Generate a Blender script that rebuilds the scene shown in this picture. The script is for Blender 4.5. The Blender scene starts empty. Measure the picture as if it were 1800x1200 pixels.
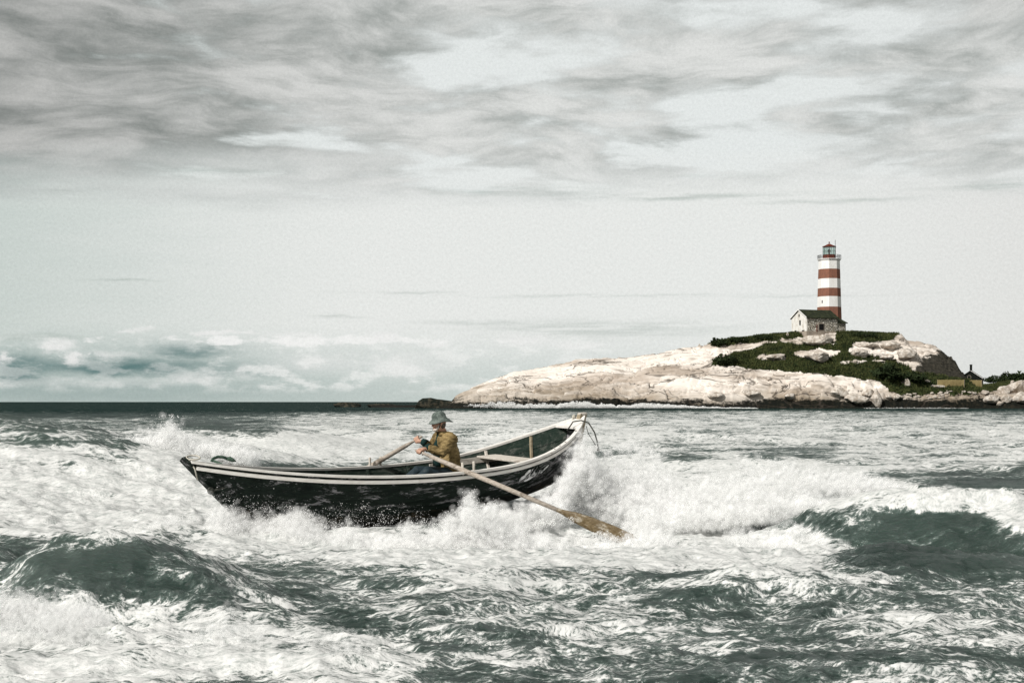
import bpy, bmesh, math, random
import numpy as np
from mathutils import Vector, Matrix, Quaternion

# ------------------------------------------------------------------ camera
F_PX = 2500.0; CX = 900.0; HY = 706.0; EYE = 1.9      # photograph pixels, 1800 x 1200
scn = bpy.context.scene
cam_d = bpy.data.cameras.new("camera"); cam = bpy.data.objects.new("camera", cam_d)
scn.collection.objects.link(cam); scn.camera = cam
cam.location = (0, 0, EYE); cam.rotation_euler = (math.radians(90), 0, 0)
cam_d.sensor_width = 36.0; cam_d.lens = 50.0
cam_d.shift_y = (HY - 600.0) / 1800.0
cam_d.clip_start = 0.1; cam_d.clip_end = 60000
scn.render.resolution_x = 1024; scn.render.resolution_y = 682
scn.view_settings.view_transform = 'Standard'; scn.view_settings.look = 'None'
scn.view_settings.exposure = 0.0; scn.view_settings.gamma = 1.0
scn.view_settings.use_curve_mapping = False
scn.render.engine = 'CYCLES'
scn.cycles.max_bounces = 8; scn.cycles.diffuse_bounces = 5; scn.cycles.glossy_bounces = 2
scn.cycles.transparent_max_bounces = 32
SUN_EL = math.radians(40); SUN_AZ = math.radians(-48)   # azimuth measured from straight behind the camera, minus = left
sun_dir = Vector((math.sin(SUN_AZ) * math.cos(SUN_EL), -math.cos(SUN_AZ) * math.cos(SUN_EL), math.sin(SUN_EL)))

# ------------------------------------------------------------------ node helpers
class V:
    """a value socket with arithmetic"""
    def __init__(s, g, sock): s.g = g; s.s = sock
    def _m(s, op, *a): return s.g.math(op, s, *a)
    def __add__(s, o): return s._m('ADD', o)
    __radd__ = __add__
    def __sub__(s, o): return s._m('SUBTRACT', o)
    def __rsub__(s, o): return s.g.math('SUBTRACT', o, s)
    def __mul__(s, o): return s._m('MULTIPLY', o)
    __rmul__ = __mul__
    def __truediv__(s, o): return s._m('DIVIDE', o)
    def __pow__(s, o): return s._m('POWER', o)
    def sat(s): return s.g.math('ADD', s, 0.0, clamp=True)
class G:
    def __init__(s, nt): s.nt = nt; s.n = nt.nodes; s.l = nt.links
    def put(s, inp, v):
        if isinstance(v, V): s.l.new(v.s, inp)
        elif isinstance(v, bpy.types.NodeSocket): s.l.new(v, inp)
        elif v is not None:
            if hasattr(inp.default_value, '__len__') and isinstance(v, (tuple, list)):
                k = len(inp.default_value); v = tuple(v)[:k]
                if len(v) < k: v = v + (1.0,) * (k - len(v))
            inp.default_value = v
    def math(s, op, a, b=None, c=None, clamp=False):
        n = s.n.new('ShaderNodeMath'); n.operation = op; n.use_clamp = clamp
        s.put(n.inputs[0], a)
        if b is not None: s.put(n.inputs[1], b)
        if c is not None: s.put(n.inputs[2], c)
        return V(s, n.outputs[0])
    def step(s, v, a, b):
        n = s.n.new('ShaderNodeMapRange'); n.interpolation_type = 'SMOOTHSTEP'
        s.put(n.inputs['Value'], v); s.put(n.inputs['From Min'], a); s.put(n.inputs['From Max'], b)
        return V(s, n.outputs[0])
    def lin(s, v, a, b, c=0.0, d=1.0):
        n = s.n.new('ShaderNodeMapRange')
        for k, x in zip(('Value', 'From Min', 'From Max', 'To Min', 'To Max'), (v, a, b, c, d)): s.put(n.inputs[k], x)
        return V(s, n.outputs[0])
    def xyz(s, x, y, z):
        n = s.n.new('ShaderNodeCombineXYZ')
        for i, q in enumerate((x, y, z)): s.put(n.inputs[i], q)
        return V(s, n.outputs[0])
    def sep(s, v):
        n = s.n.new('ShaderNodeSeparateXYZ'); s.put(n.inputs[0], v)
        return [V(s, n.outputs[i]) for i in range(3)]
    def coord(s, k='Object'):
        n = s.n.new('ShaderNodeTexCoord'); return V(s, n.outputs[k])
    def noise(s, vec, scale, detail=5, rough=.55, dist=0.0, lac=2.0):
        n = s.n.new('ShaderNodeTexNoise'); s.put(n.inputs['Vector'], vec)
        n.inputs['Scale'].default_value = scale; n.inputs['Detail'].default_value = detail
        n.inputs['Roughness'].default_value = rough; n.inputs['Distortion'].default_value = dist
        n.inputs['Lacunarity'].default_value = lac
        return V(s, n.outputs['Fac'])
    def voro(s, vec, scale, feat='F1', rnd=1.0):
        n = s.n.new('ShaderNodeTexVoronoi'); n.feature = feat; s.put(n.inputs['Vector'], vec)
        n.inputs['Scale'].default_value = scale; n.inputs['Randomness'].default_value = rnd
        return V(s, n.outputs['Distance'])
    def mix(s, f, a, b):
        n = s.n.new('ShaderNodeMix'); n.data_type = 'RGBA'
        s.put(n.inputs[0], f); s.put(n.inputs[6], a); s.put(n.inputs[7], b)
        return V(s, n.outputs[2])
    def vscale(s, v, k):
        n = s.n.new('ShaderNodeVectorMath'); n.operation = 'SCALE'; s.put(n.inputs[0], v); s.put(n.inputs['Scale'], k); return n.outputs[0]
    def attr(s, name):
        n = s.n.new('ShaderNodeAttribute'); n.attribute_name = name; return V(s, n.outputs['Fac'])
    def mapping(s, vec, scale=(1, 1, 1), rot=(0, 0, 0)):
        n = s.n.new('ShaderNodeMapping'); s.put(n.inputs['Vector'], vec)
        n.inputs['Scale'].default_value = scale; n.inputs['Rotation'].default_value = rot
        return V(s, n.outputs[0])
    def bump(s, h, strength=.5, dist=.01, normal=None):
        n = s.n.new('ShaderNodeBump'); s.put(n.inputs['Height'], h)
        n.inputs['Strength'].default_value = strength; n.inputs['Distance'].default_value = dist
        if normal is not None: s.put(n.inputs['Normal'], normal)
        return V(s, n.outputs[0])
def rgb(r, g, b):            # sRGB 0..255 to linear
    f = lambda c: (c / 255 / 12.92) if c <= 10 else ((c / 255 + .055) / 1.055) ** 2.4
    return (f(r), f(g), f(b), 1)
def material(name):
    m = bpy.data.materials.new(name); m.use_nodes = True; m.node_tree.nodes.clear()
    g = G(m.node_tree); g.out = g.n.new('ShaderNodeOutputMaterial'); return m, g
def principled(g, col, rough=.7, normal=None, spec=.3, metal=0.0, **kw):
    p = g.n.new('ShaderNodeBsdfPrincipled')
    g.put(p.inputs['Base Color'], col); g.put(p.inputs['Roughness'], rough)
    p.inputs['Specular IOR Level'].default_value = spec; p.inputs['Metallic'].default_value = metal
    if normal is not None: g.put(p.inputs['Normal'], normal)
    for k, v in kw.items(): g.put(p.inputs[k], v)
    g.l.new(p.outputs[0], g.out.inputs[0]); return p

# ------------------------------------------------------------------ sky
def build_world():
    w = bpy.data.worlds.new("World"); scn.world = w; w.use_nodes = True
    nt = w.node_tree; nt.nodes.clear(); g = G(nt)
    out = g.n.new('ShaderNodeOutputWorld'); bg = g.n.new('ShaderNodeBackground')
    g.l.new(bg.outputs[0], out.inputs[0]); bg.inputs['Strength'].default_value = 0.1
    sky = g.n.new('ShaderNodeTexSky'); sky.sky_type = 'NISHITA'; sky.sun_disc = False
    sky.sun_elevation = SUN_EL; sky.sun_rotation = math.atan2(sun_dir.x, sun_dir.y)
    x, y, z = g.sep(g.coord('Generated'))
    az = g.math('ARCTAN2', x, y); el = g.math('ARCSINE', z)
    zc = g.math('MAXIMUM', z, 0.03)
    P = g.xyz(x / zc, y / zc, 0.0)                                   # the cloud deck's own plane
    E2 = g.xyz(az, el * 1.0, 0.0)
    # distort the angular coordinates a little for ragged edges
    n1 = g.noise(g.mapping(E2, (14, 60, 1)), 1.0, 6, .6)
    n2 = g.noise(g.mapping(E2, (30, 90, 1)), 1.0, 6, .6)
    azd = az + (n1 - .5) * .10; eld = el + (n2 - .5) * .016
    def A(px): return math.atan((px - CX) / F_PX)
    def EL(px, py): return math.atan((HY - py) / F_PX * math.cos(A(px)))
    def blob(px, py, wx, wy, a=azd, e=eld, p=2.0):
        sx, sy = wx / F_PX, wy / F_PX
        dx = (a - A(px)) / sx; dy = (e - EL(px, py)) / sy
        return g.math('EXPONENT', (dx * dx + dy * dy) * -1.0)
    # clear air between the clouds: Nishita with its blue muted by the thin veil
    hs = g.n.new('ShaderNodeHueSaturation'); hs.inputs['Saturation'].default_value = .25
    g.l.new(sky.outputs[0], hs.inputs['Color'])
    # veil tone, a touch greener and darker to the left
    side = g.step(az + (n1 - .5) * .1, A(-250), A(700))
    veil = g.mix(side, rgb(196, 206, 201), rgb(232, 234, 231))
    right = g.step(az, A(1300), A(2000))
    veil = g.mix(right * .8, veil, rgb(222, 222, 219))
    # horizon haze band
    low = 1.0 - g.step(el, 0.0, .055)
    lowl = low * (1.0 - g.step(az, A(150), A(950)))
    veil = g.mix(lowl, veil, rgb(136, 160, 156))
    veil = g.mix(low * .85 * (1.0 - g.step(az, A(900), A(1500))), veil, rgb(192, 204, 199))
    veil = g.mix(low * .3, veil, rgb(206, 212, 209))
    clear = g.mix(.12, veil, hs.outputs[0])
    S = 10.0
    def tone(c, k=S):
        n = g.n.new('ShaderNodeVectorMath'); n.operation = 'SCALE'; g.put(n.inputs[0], c); n.inputs['Scale'].default_value = k
        return V(g, n.outputs[0])
    col = veil
    # thin streak clouds
    st = None
    sn = g.noise(g.mapping(E2, (18, 240, 1)), 1.0, 5, .6)
    for (px, py, wx, wy, k) in [(880, 337, 170, 9, .75), (1190, 346, 210, 5, .6), (1480, 352, 130, 4, .5), (1760, 325, 110, 9, .65),
                                (1250, 310, 120, 5, .3), (215, 492, 55, 2.2, .7), (1060, 520, 240, 2.4, .4), (700, 514, 90, 2, .35),
                                (590, 556, 45, 3, .5), (870, 568, 110, 5, .45), (1060, 578, 200, 15, .5), (118, 336, 22, 2.5, .45), (60, 592, 60, 5, .6),
                                (1420, 520, 180, 2, .25), (350, 298, 130, 6, .6), (100, 285, 120, 7, .6)]:
        b = blob(px, py, wx, wy, az + (n1 - .5) * .02, el + (n2 - .5) * .006) * k
        st = b if st is None else g.math('MAXIMUM', st, b)
    col = g.mix((st * g.step(sn, .3, .62)).sat(), col, rgb(160, 172, 165))
    # low heaped clouds above the horizon
    band = g.step(el, 0.004, .012) * (1.0 - g.step(eld, .036, .052)) * (1.0 - g.step(az, A(1050), A(1330)))
    dk = g.math('MAXIMUM', blob(200, 645, 215, 15), blob(20, 650, 80, 24))
    dk = g.math('MAXIMUM', dk, blob(330, 620, 80, 13) * .8)
    dk = g.math('MAXIMUM', dk, blob(130, 690, 420, 22) * .35)
    col = g.mix((dk * 1.0).sat(), col, rgb(88, 122, 122))
    pn = g.noise(g.mapping(E2, (30, 78, 1)), 1.0, 9, .60)
    puff = g.step(pn, .47, .60) * band * (1.0 - .55 * g.step(az, A(-100), A(60)) * (1.0 - g.step(az, A(330), A(480))))
    col = g.mix(puff * .75, col, rgb(236, 238, 235))
    rowm = blob(560, 598, 620, 15, az, el + (n2 - .5) * .008)
    pn2 = g.noise(g.mapping(E2, (42, 110, 1), (0, 0, 0)), 1.0, 9, .62)
    col = g.mix(g.step(rowm * .55 + pn2, .90, 1.06) * .9, col, rgb(244, 244, 242))
    pk = None
    en = g.noise(g.mapping(E2, (75, 120, 1)), 1.0, 9, .66)
    for (px, py, wx, wy, k) in [(102, 606, 36, 12, 1), (128, 628, 20, 14, .9), (10, 626, 18, 12, 1), (240, 580, 30, 5, .8), (375, 583, 40, 6, 1), (430, 585, 30, 4, .8),
                                (665, 594, 34, 9, 1), (520, 588, 60, 5, .6), (765, 604, 25, 6, .8), (930, 598, 55, 13, .8), (1010, 606, 60, 8, .5), (430, 655, 24, 18, .5), (350, 665, 50, 13, .55),
                                (200, 622, 60, 7, .5), (60, 672, 110, 10, .3), (560, 640, 100, 22, .5), (720, 640, 90, 25, .5), (250, 672, 130, 9, .3)]:
        b = g.step(blob(px, py, wx, wy, az + (en - .5) * .04, el + (n2 - .5) * .010 + (en - .5) * .010), .12, .95) * k
        pk = b if pk is None else g.math('MAXIMUM', pk, b)
    col = g.mix((pk * g.lin(pn, .35, .6, .55, 1.0)).sat(), col, rgb(238, 238, 236))
    # the deck overhead
    w1 = g.noise(P, .55, 3, .5)
    Pd = g.xyz(x / zc + (w1 - .5) * .9, y / zc + (w1 - .5) * .5, 0.0)
    d1 = g.noise(g.mapping(Pd, (1.5, 1.15, 1)), 1.15, 9, .54)
    wd = (g.noise(g.mapping(g.coord('Generated'), (5, 5, 14)), 1.0, 3, .5) - .5)
    d2 = g.noise(g.xyz(x * 12 + wd * 1.6, y * 12, z * 52 + wd * 3.6), 1.0, 9, .62)
    edge = g.step(el + (w1 - .5) * .09 + (d2 - .5) * .03 , .128, .178)
    left = 1.0 - g.step(az + (w1 - .5) * .06, A(-300), A(1000))
    cover = (edge * g.step(d1 * .8 + d2 * .2 + left * .16 + g.step(el, .2, .6) * .1, .42, .54)).sat()
    t = (d1 * .35 + d2 * .65)
    cl = g.mix(g.step(t, .34, .62), rgb(132, 139, 134), rgb(224, 225, 222))
    cd = g.mix(g.step(t, .30, .68), rgb(92, 97, 93), rgb(186, 185, 182))
    topr = g.step(az, A(1400), A(1850)) * g.step(el, .23, .29)
    deck = g.mix((left * 1.0 + topr * .55).sat(), cl, cd)
    deck = g.mix(g.step(el, .3, 1.0) * .7, deck, rgb(104, 107, 105))          # thicker overhead, and darkened to cut the ambient fill
    gap = g.mix(.5, veil, rgb(222, 232, 234))
    col = g.mix(edge * .6, col, gap)
    col = g.mix(cover * .93, col, deck)
    # below the horizon the world is as dark as the sea
    col = g.mix(1.0 - g.step(el, -.02, -.002), col, rgb(70, 84, 78))
    gn = g.noise(g.mapping(E2, (410, 470, 1), (0, 0, .6)), 1.0, 3, .9) * .5 + g.noise(g.mapping(E2, (630, 560, 1), (0, 0, -.4)), 1.0, 3, .9) * .5                    # fine film-like grain laid over the whole sky colour
    col = g.mix(.5, col, V(g, g.vscale(col, 0.4 + gn * 1.2)))
    full = g.mix(.06, tone(col), hs.outputs[0])
    g.put(bg.inputs['Color'], full)
    w.cycles.sampling_method = 'MANUAL'; w.cycles.sample_map_resolution = 512
build_world()
sl = bpy.data.lights.new("sun", 'SUN'); sl.energy = 4.6; sl.angle = math.radians(.5); sl.color = (1, .965, .92)
so = bpy.data.objects.new("sun", sl); scn.collection.objects.link(so); so.location = (-30, -30, 60)
so.rotation_euler = (-sun_dir).to_track_quat('-Z', 'Y').to_euler()

# ------------------------------------------------------------------ object helpers
COL = scn.collection
def tag(o, label=None, cat=None, group=None, kind=None):
    if label: o['label'] = label
    if cat: o['category'] = cat
    if group: o['group'] = group
    if kind: o['kind'] = kind
    return o
def link(name, me, mat=None, parent=None):
    o = bpy.data.objects.new(name, me); COL.objects.link(o)
    if mat is not None and not me.materials: me.materials.append(mat)
    if parent is not None: o.parent = parent; o.matrix_parent_inverse = PM.get(parent.name, Matrix.Identity(4)).inverted()
    return o
PM = {}
def empty(name, loc=(0, 0, 0)):
    o = bpy.data.objects.new(name, None); COL.objects.link(o); o.location = loc
    o.empty_display_size = .2
    PM[o.name] = Matrix.Translation(loc)
    return o
def mesh_np(name, verts, faces, smooth=True):
    """verts (n,3) array, faces (m,k) int array"""
    verts = np.asarray(verts, dtype=np.float32); faces = np.asarray(faces, dtype=np.int32)
    me = bpy.data.meshes.new(name)
    me.vertices.add(len(verts)); me.vertices.foreach_set('co', verts.ravel())
    if len(faces):
        k = faces.shape[1]
        me.loops.add(faces.size); me.loops.foreach_set('vertex_index', faces.ravel())
        me.polygons.add(len(faces))
        me.polygons.foreach_set('loop_start', np.arange(0, faces.size, k, dtype=np.int32))
        me.polygons.foreach_set('loop_total', np.full(len(faces), k, dtype=np.int32))
        me.polygons.foreach_set('use_smooth', np.full(len(faces), smooth, dtype=bool))
    me.update(calc_edges=True); return me
class MB:
    """collects faces; build() links them as one mesh"""
    def __init__(s): s.v = []; s.f = []
    def add(s, vs, fs):
        k = len(s.v); s.v += [tuple(v) for v in vs]; s.f += [tuple(i + k for i in f) for f in fs]
    def box(s, c, size, R=None):
        hx, hy, hz = [q / 2 for q in size]; R = R or Matrix.Identity(3)
        vs = [Vector(c) + R @ Vector((a * hx, b * hy, d * hz)) for a in (-1, 1) for b in (-1, 1) for d in (-1, 1)]
        s.add(vs, [(0, 1, 3, 2), (4, 6, 7, 5), (0, 4, 5, 1), (2, 3, 7, 6), (0, 2, 6, 4), (1, 5, 7, 3)])
    def tube(s, pts, rad, n=8, cap=True, flat=1.0):
        pts = [Vector(p) for p in pts]; rad = rad if hasattr(rad, '__len__') else [rad] * len(pts)
        up = Vector((0, 0, 1)); vs = []; prev = None
        for i, p in enumerate(pts):
            d = (pts[min(i + 1, len(pts) - 1)] - pts[max(i - 1, 0)]).normalized()
            a = prev if prev is not None else (up if abs(d.z) < .9 else Vector((1, 0, 0)))
            a = (a - d * a.dot(d)).normalized(); b = d.cross(a); prev = a
            for k in range(n):
                t = 2 * math.pi * k / n
                vs.append(p + (a * math.cos(t) * flat + b * math.sin(t)) * rad[i])
        fs = []
        for i in range(len(pts) - 1):
            for k in range(n):
                fs.append((i * n + k, i * n + (k + 1) % n, (i + 1) * n + (k + 1) % n, (i + 1) * n + k))
        if cap: fs.append(tuple(range(n))[::-1]); fs.append(tuple((len(pts) - 1) * n + k for k in range(n)))
        s.add(vs, fs)
    def loft(s, rings, close=True, cap=True):
        n = len(rings[0]); vs = [v for r in rings for v in r]; fs = []
        for i in range(len(rings) - 1):
            for k in range(n if close else n - 1):
                fs.append((i * n + k, i * n + (k + 1) % n, (i + 1) * n + (k + 1) % n, (i + 1) * n + k))
        if cap and close: fs.append(tuple(range(n))[::-1]); fs.append(tuple((len(rings) - 1) * n + k for k in range(n)))
        s.add(vs, fs)
    def ball(s, c, r, n=12, m=8, R=None):
        r = r if hasattr(r, '__len__') else (r, r, r); c = Vector(c); vs = []; fs = []
        for i in range(1, m):
            t = math.pi * i / m
            for k in range(n):
                p = 2 * math.pi * k / n
                q = Vector((r[0] * math.sin(t) * math.cos(p), r[1] * math.sin(t) * math.sin(p), r[2] * math.cos(t)))
                vs.append(c + (R @ q if R else q))
        for q in ((0, 0, r[2]), (0, 0, -r[2])): vs.append(c + (R @ Vector(q) if R else Vector(q)))
        for i in range(m - 2):
            for k in range(n): fs.append((i * n + k, (i + 1) * n + k, (i + 1) * n + (k + 1) % n, i * n + (k + 1) % n))
        T, B = len(vs) - 2, len(vs) - 1
        for k in range(n): fs.append((T, k, (k + 1) % n)); fs.append((B, (m - 2) * n + (k + 1) % n, (m - 2) * n + k))
        s.add(vs, fs)
    def build(s, name, mat, parent=None, smooth=False, bevel=0):
        me = bpy.data.meshes.new(name); me.from_pydata(s.v, [], s.f); me.update()
        bm = bmesh.new(); bm.from_mesh(me); bmesh.ops.recalc_face_normals(bm, faces=bm.faces)
        if bevel: bmesh.ops.bevel(bm, geom=list(bm.edges), offset=bevel, segments=1, affect='EDGES')
        for f in bm.faces: f.smooth = smooth
        bm.to_mesh(me); bm.free()
        return link(name, me, mat, parent)

# ------------------------------------------------------------------ numpy noise
_rng = np.random.default_rng(11)
_perm = _rng.permutation(256); _perm = np.concatenate([_perm, _perm, _perm])
_ga = _rng.uniform(0, 2 * np.pi, 256); _gx = np.cos(_ga); _gy = np.sin(_ga)
def perlin(x, y):
    xi = np.floor(x).astype(int); yi = np.floor(y).astype(int); xf = x - xi; yf = y - yi
    xi &= 255; yi &= 255
    u = xf * xf * xf * (xf * (xf * 6 - 15) + 10); v = yf * yf * yf * (yf * (yf * 6 - 15) + 10)
    def gr(ix, iy, dx, dy):
        h = _perm[_perm[ix & 255] + (iy & 255)]; return _gx[h] * dx + _gy[h] * dy
    a = gr(xi, yi, xf, yf); b = gr(xi + 1, yi, xf - 1, yf); c = gr(xi, yi + 1, xf, yf - 1); d = gr(xi + 1, yi + 1, xf - 1, yf - 1)
    return (a + u * (b - a) + v * ((c + u * (d - c)) - (a + u * (b - a)))) * 1.4
def fbm(x, y, oct=4, lac=2.03, gain=.5):
    s = 0; a = 1.0
    for i in range(oct):
        s = s + a * perlin(x + 17.3 * i, y - 9.1 * i); x = x * lac; y = y * lac; a *= gain
    return s
def ridged(x, y, oct=4, gain=.5):
    s = 0; a = 1.0
    for i in range(oct):
        s = s + a * (1 - 2 * np.abs(perlin(x + 31.7 * i, y + 5.3 * i))); x = x * 2.07; y = y * 2.07; a *= gain
    return s
def sstep(x, a, b):
    t = np.clip((x - a) / (b - a), 0, 1); return t * t * (3 - 2 * t)
def at(px, py, Y): return Vector(((px - CX) / F_PX * Y, Y, EYE - (py - HY) / F_PX * Y))
def poly_sd(px, py, poly):
    """signed distance to polygon, + inside"""
    P = np.asarray(poly, float); n = len(P); best = np.full(px.shape, 1e9); ins = np.zeros(px.shape, bool)
    for i in range(n):
        a = P[i]; b = P[(i + 1) % n]; d = b - a
        t = np.clip(((px - a[0]) * d[0] + (py - a[1]) * d[1]) / (d @ d + 1e-9), 0, 1)
        best = np.minimum(best, np.hypot(px - a[0] - t * d[0], py - a[1] - t * d[1]))
        c = ((a[1] > py) != (b[1] > py)) & (px < (b[0] - a[0]) * (py - a[1]) / (b[1] - a[1] + 1e-12) + a[0])
        ins ^= c
    return np.where(ins, best, -best)

# ------------------------------------------------------------------ boat frame (shared by boat, sea and rower)
BOAT = dict(cx=-1.545, cy=20.5, cz=.875, yaw=.6, pit=.093, rol=.034, L=6.53, B=1.75, e1=.16, e2=.03, c1=.548, c2=.491, pl=2.221, pr=2.937, m=.3)
def boat_matrix():
    b = BOAT
    cy, sy = math.cos(b['yaw']), math.sin(b['yaw']); cp, sp = math.cos(b['pit']), math.sin(b['pit']); cr, sr = math.cos(b['rol']), math.sin(b['rol'])
    Rx = Matrix(((1, 0, 0), (0, cr, -sr), (0, sr, cr))); Ry = Matrix(((cp, 0, -sp), (0, 1, 0), (sp, 0, cp))); Rz = Matrix(((cy, -sy, 0), (sy, cy, 0), (0, 0, 1)))
    return Matrix.Translation((b['cx'], b['cy'], b['cz'])) @ (Rz @ Ry @ Rx).to_4x4()
BM = boat_matrix(); BMI = BM.inverted()
def half_beam(S):
    b = BOAT
    if S < b['m']: u = (b['m'] - S) / (1 + b['m']); e, ex = b['e1'], b['pl']
    else: u = (S - b['m']) / (1 - b['m']); e, ex = b['e2'], b['pr']
    return e + (b['B'] / 2 - e) * (1 - min(u, 1) ** ex), (b['c1'] if S < b['m'] else b['c2']) * u ** 2

# ------------------------------------------------------------------ sea
def wx(px, Y): return (px - CX) / F_PX * Y
# (px, Y, height, half-length along x in m, half-width along y front, back, slope of crest line dy/dx)
SWELLS = [
    (1690, 17.9, .58, 1.5, .38, 1.8, -.02), (1500, 18.6, .34, 1.1, .40, 1.5, -.10), (1880, 17.0, .34, 1.2, .5, 1.5, -.3), (1700, 16.3, -.16, 2.2, .8, .8, 0), (1600, 15.0, .16, 1.2, .5, .9, .1),
    (1300, 20.0, .22, 2.0, .9, 2.0, 0),
    (205, 12.6, .54, 1.0, .7, 1.5, -.10), (120, 11.1, -.10, 1.4, .5, .5, 0), (420, 11.6, .12, 1.0, .8, 1.0, -.4), (60, 12.6, .22, .9, .8, 1.2, 0),
    (120, 27.0, 1.02, 4.6, 5.5, 9.0, .05), (-300, 26, .7, 5, 5, 8, 0),
    (285, 33.0, .30, 1.3, 1.0, 1.5, 0), (380, 47, .75, 4.0, 2.5, 5, 0), (560, 50, .45, 4, 3, 4, 0),
    (760, 62, .45, 8, 4, 8, 0), (1150, 58, .35, 8, 4, 8, 0), (1600, 75, .5, 12, 5, 9, 0), (1680, 34, .25, 4, 2, 3, 0), (1250, 38, .35, 5, 3, 5, 0),
    (700, 17.6, -.12, 3.6, .8, .9, .0), (1200, 17.6, -.06, 2.0, .6, .6, 0),
    (80, 9.6, .12, 1.0, .5, .8, 0), (520, 9.3, .10, .8, .5, .8, 0),
    (1010, 12.2, .10, 1.2, .5, .8, .1), (1350, 13.6, .14, 1.2, .5, .9, -.1), (1620, 12.0, .13, 1.0, .5, .9, .12), (760, 13.8, .10, 1.2, .5, .9, 0), (1180, 10.6, .09, .9, .4, .7, 0),
]
def sea_height(X, Y):
    r = np.sqrt(X * X + Y * Y)
    near = 1 - sstep(r, 14, 120)
    z = np.zeros_like(X)
    wxx = X + fbm(X * .12, Y * .12, 2) * 1.8; wyy = Y + fbm(X * .1 + 7, Y * .1, 2) * 2.2
    z += .10 * np.sin(wyy * .85 + wxx * .18) * (1 - sstep(r, 100, 500))
    z += .10 * fbm(wxx * .16, wyy * .30, 3)
    amp = sstep(r, 30, 90)
    z += (.28 * ridged(X * .05, Y * .10, 3) - .2) * amp * (1 - sstep(r, 250, 600))
    for (px, y0, h, lx, wf, wb, sl) in SWELLS:
        x0 = wx(px, y0); dx = X - x0; dy = Y - y0 - sl * dx + .3 * min(wf, 1.2) * perlin(dx * .45 + px, Y * .35)
        prof = np.where(dy < 0, np.exp(-(np.abs(dy) / wf) ** 1.7), np.exp(-(dy / wb) ** 2))
        z += h * prof * np.exp(-(np.abs(dx) / lx) ** 2.4)
    # chop
    ch = ridged(wxx * .55 + .3 * fbm(X * .5, Y * .5, 2), wyy * 1.0, 3, .55)
    z += .060 * ch * (1 - sstep(r, 40, 200))
    z += .034 * ridged(X * 2.0 + Y * .5, Y * 2.7 - X * .2, 2, .6) * (1 - sstep(r, 15, 42))
    z += .010 * ridged(X * 5.0 + Y * 1.1, Y * 5.2, 1, .6) * (1 - sstep(r, 9, 17))
    # level round the boat
    Xb, Yb = X - BOAT['cx'], Y - BOAT['cy']; c, s = math.cos(.6), math.sin(.6)
    lx_ = Xb * c + Yb * s; ly_ = -Xb * s + Yb * c
    z += .24 * np.exp(-(np.abs(lx_) / 4.2) ** 4 - (np.abs(ly_ - .6) / 1.75) ** 4)
    z += .10 * np.exp(-((lx_ - 3.0) / .9) ** 2 - (ly_ / 1.1) ** 2)
    hull = np.exp(-(np.abs(lx_) / 3.0) ** 6 - (np.abs(ly_) / .78) ** 6)
    z = z * (1 - hull) + hull * (.18 + lx_ * .02)
    # sea floor off under the island so its shore stays clean
    z = np.where(r > 330, z * .4, z)
    return z
# foam cover, (px, py, rx, ry, value)
FOAM = [
    (170, 870, 330, 85, .95), (60, 800, 300, 30, .75), (330, 800, 130, 45, .9), (560, 785, 240, 34, .85), (640, 745, 300, 18, .58), (820, 740, 220, 20, .66), (1000, 770, 270, 38, .72),
    (560, 950, 330, 45, .95), (900, 955, 300, 45, .95), (1250, 960, 270, 50, .95), (1120, 870, 230, 80, .95), (1330, 850, 260, 50, .9), (1500, 870, 200, 35, .9), (1690, 880, 170, 24, .9), (1800, 900, 80, 28, .95),
    (1300, 760, 340, 44, .58), (1650, 790, 280, 36, .62), (1600, 745, 300, 20, .56), (1790, 760, 140, 18, .75), (200, 765, 250, 14, .5),
    (200, 1130, 330, 75, .85), (60, 1075, 140, 45, .7), (420, 1090, 200, 60, .68), (600, 1170, 170, 50, .7), (470, 1010, 190, 40, .48), (60, 1180, 260, 60, .85),
    (820, 1070, 220, 35, .50), (1150, 1090, 260, 50, .54), (1020, 1170, 330, 30, .50), (1650, 1100, 200, 50, .54), (1500, 1180, 300, 30, .50), (1300, 1020, 220, 30, .44), (900, 1010, 300, 24, .55), (640, 1040, 140, 24, .55),
    (150, 745, 200, 12, .35), (300, 725, 100, 8, .1),
]
DARK = [(1640, 960, 190, 44, .42), (1650, 915, 130, 16, .5), (1750, 1000, 200, 30, .15), (150, 985, 140, 18, .30), (260, 965, 90, 12, .4), (250, 1035, 110, 26, .2), (60, 1050, 60, 14, .4), (780, 925, 110, 16, .6), (120, 722, 260, 12, .5), (400, 745, 110, 12, .35), (1080, 795, 45, 12, .4), (1080, 830, 30, 14, .3),
        (1720, 850, 130, 10, .5), (1430, 790, 60, 6, .3), (400, 1050, 90, 14, .2)]
def foam_cover(X, Y, Z):
    r = np.hypot(X, Y)
    Yc = np.maximum(Y, 1.0)
    px = CX + F_PX * X / Yc; py = HY + F_PX * (EYE - Z) / Yc
    f = np.full(X.shape, .27)
    wob = perlin(X * .8, Y * .35) * .35
    for (a, b, rx, ry, v) in FOAM:
        d = np.sqrt(((px - a) / rx) ** 2 + ((py - b) / ry) ** 2) + wob
        f = np.maximum(f, v * (1 - sstep(d, .55, 1.25)) + .27 * sstep(d, .55, 1.25))
    for (a, b, rx, ry, v) in DARK:
        d = np.sqrt(((px - a) / rx) ** 2 + ((py - b) / ry) ** 2) + wob * .8
        f = f - v * (1 - sstep(d, .5, 1.2))
    f = np.where(Y < 3, .35, f)
    f = np.where((np.abs(px - 900) > 1300), .5, f)
    lim = 140 + 95 * sstep(px + 60 * perlin(X * .02, Y * .02), 350, 700)
    far = sstep(r, lim, lim * 1.45)
    f = f * (1 - far) + far * (.0)
    return np.clip(f, -.3, 1)
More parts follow.
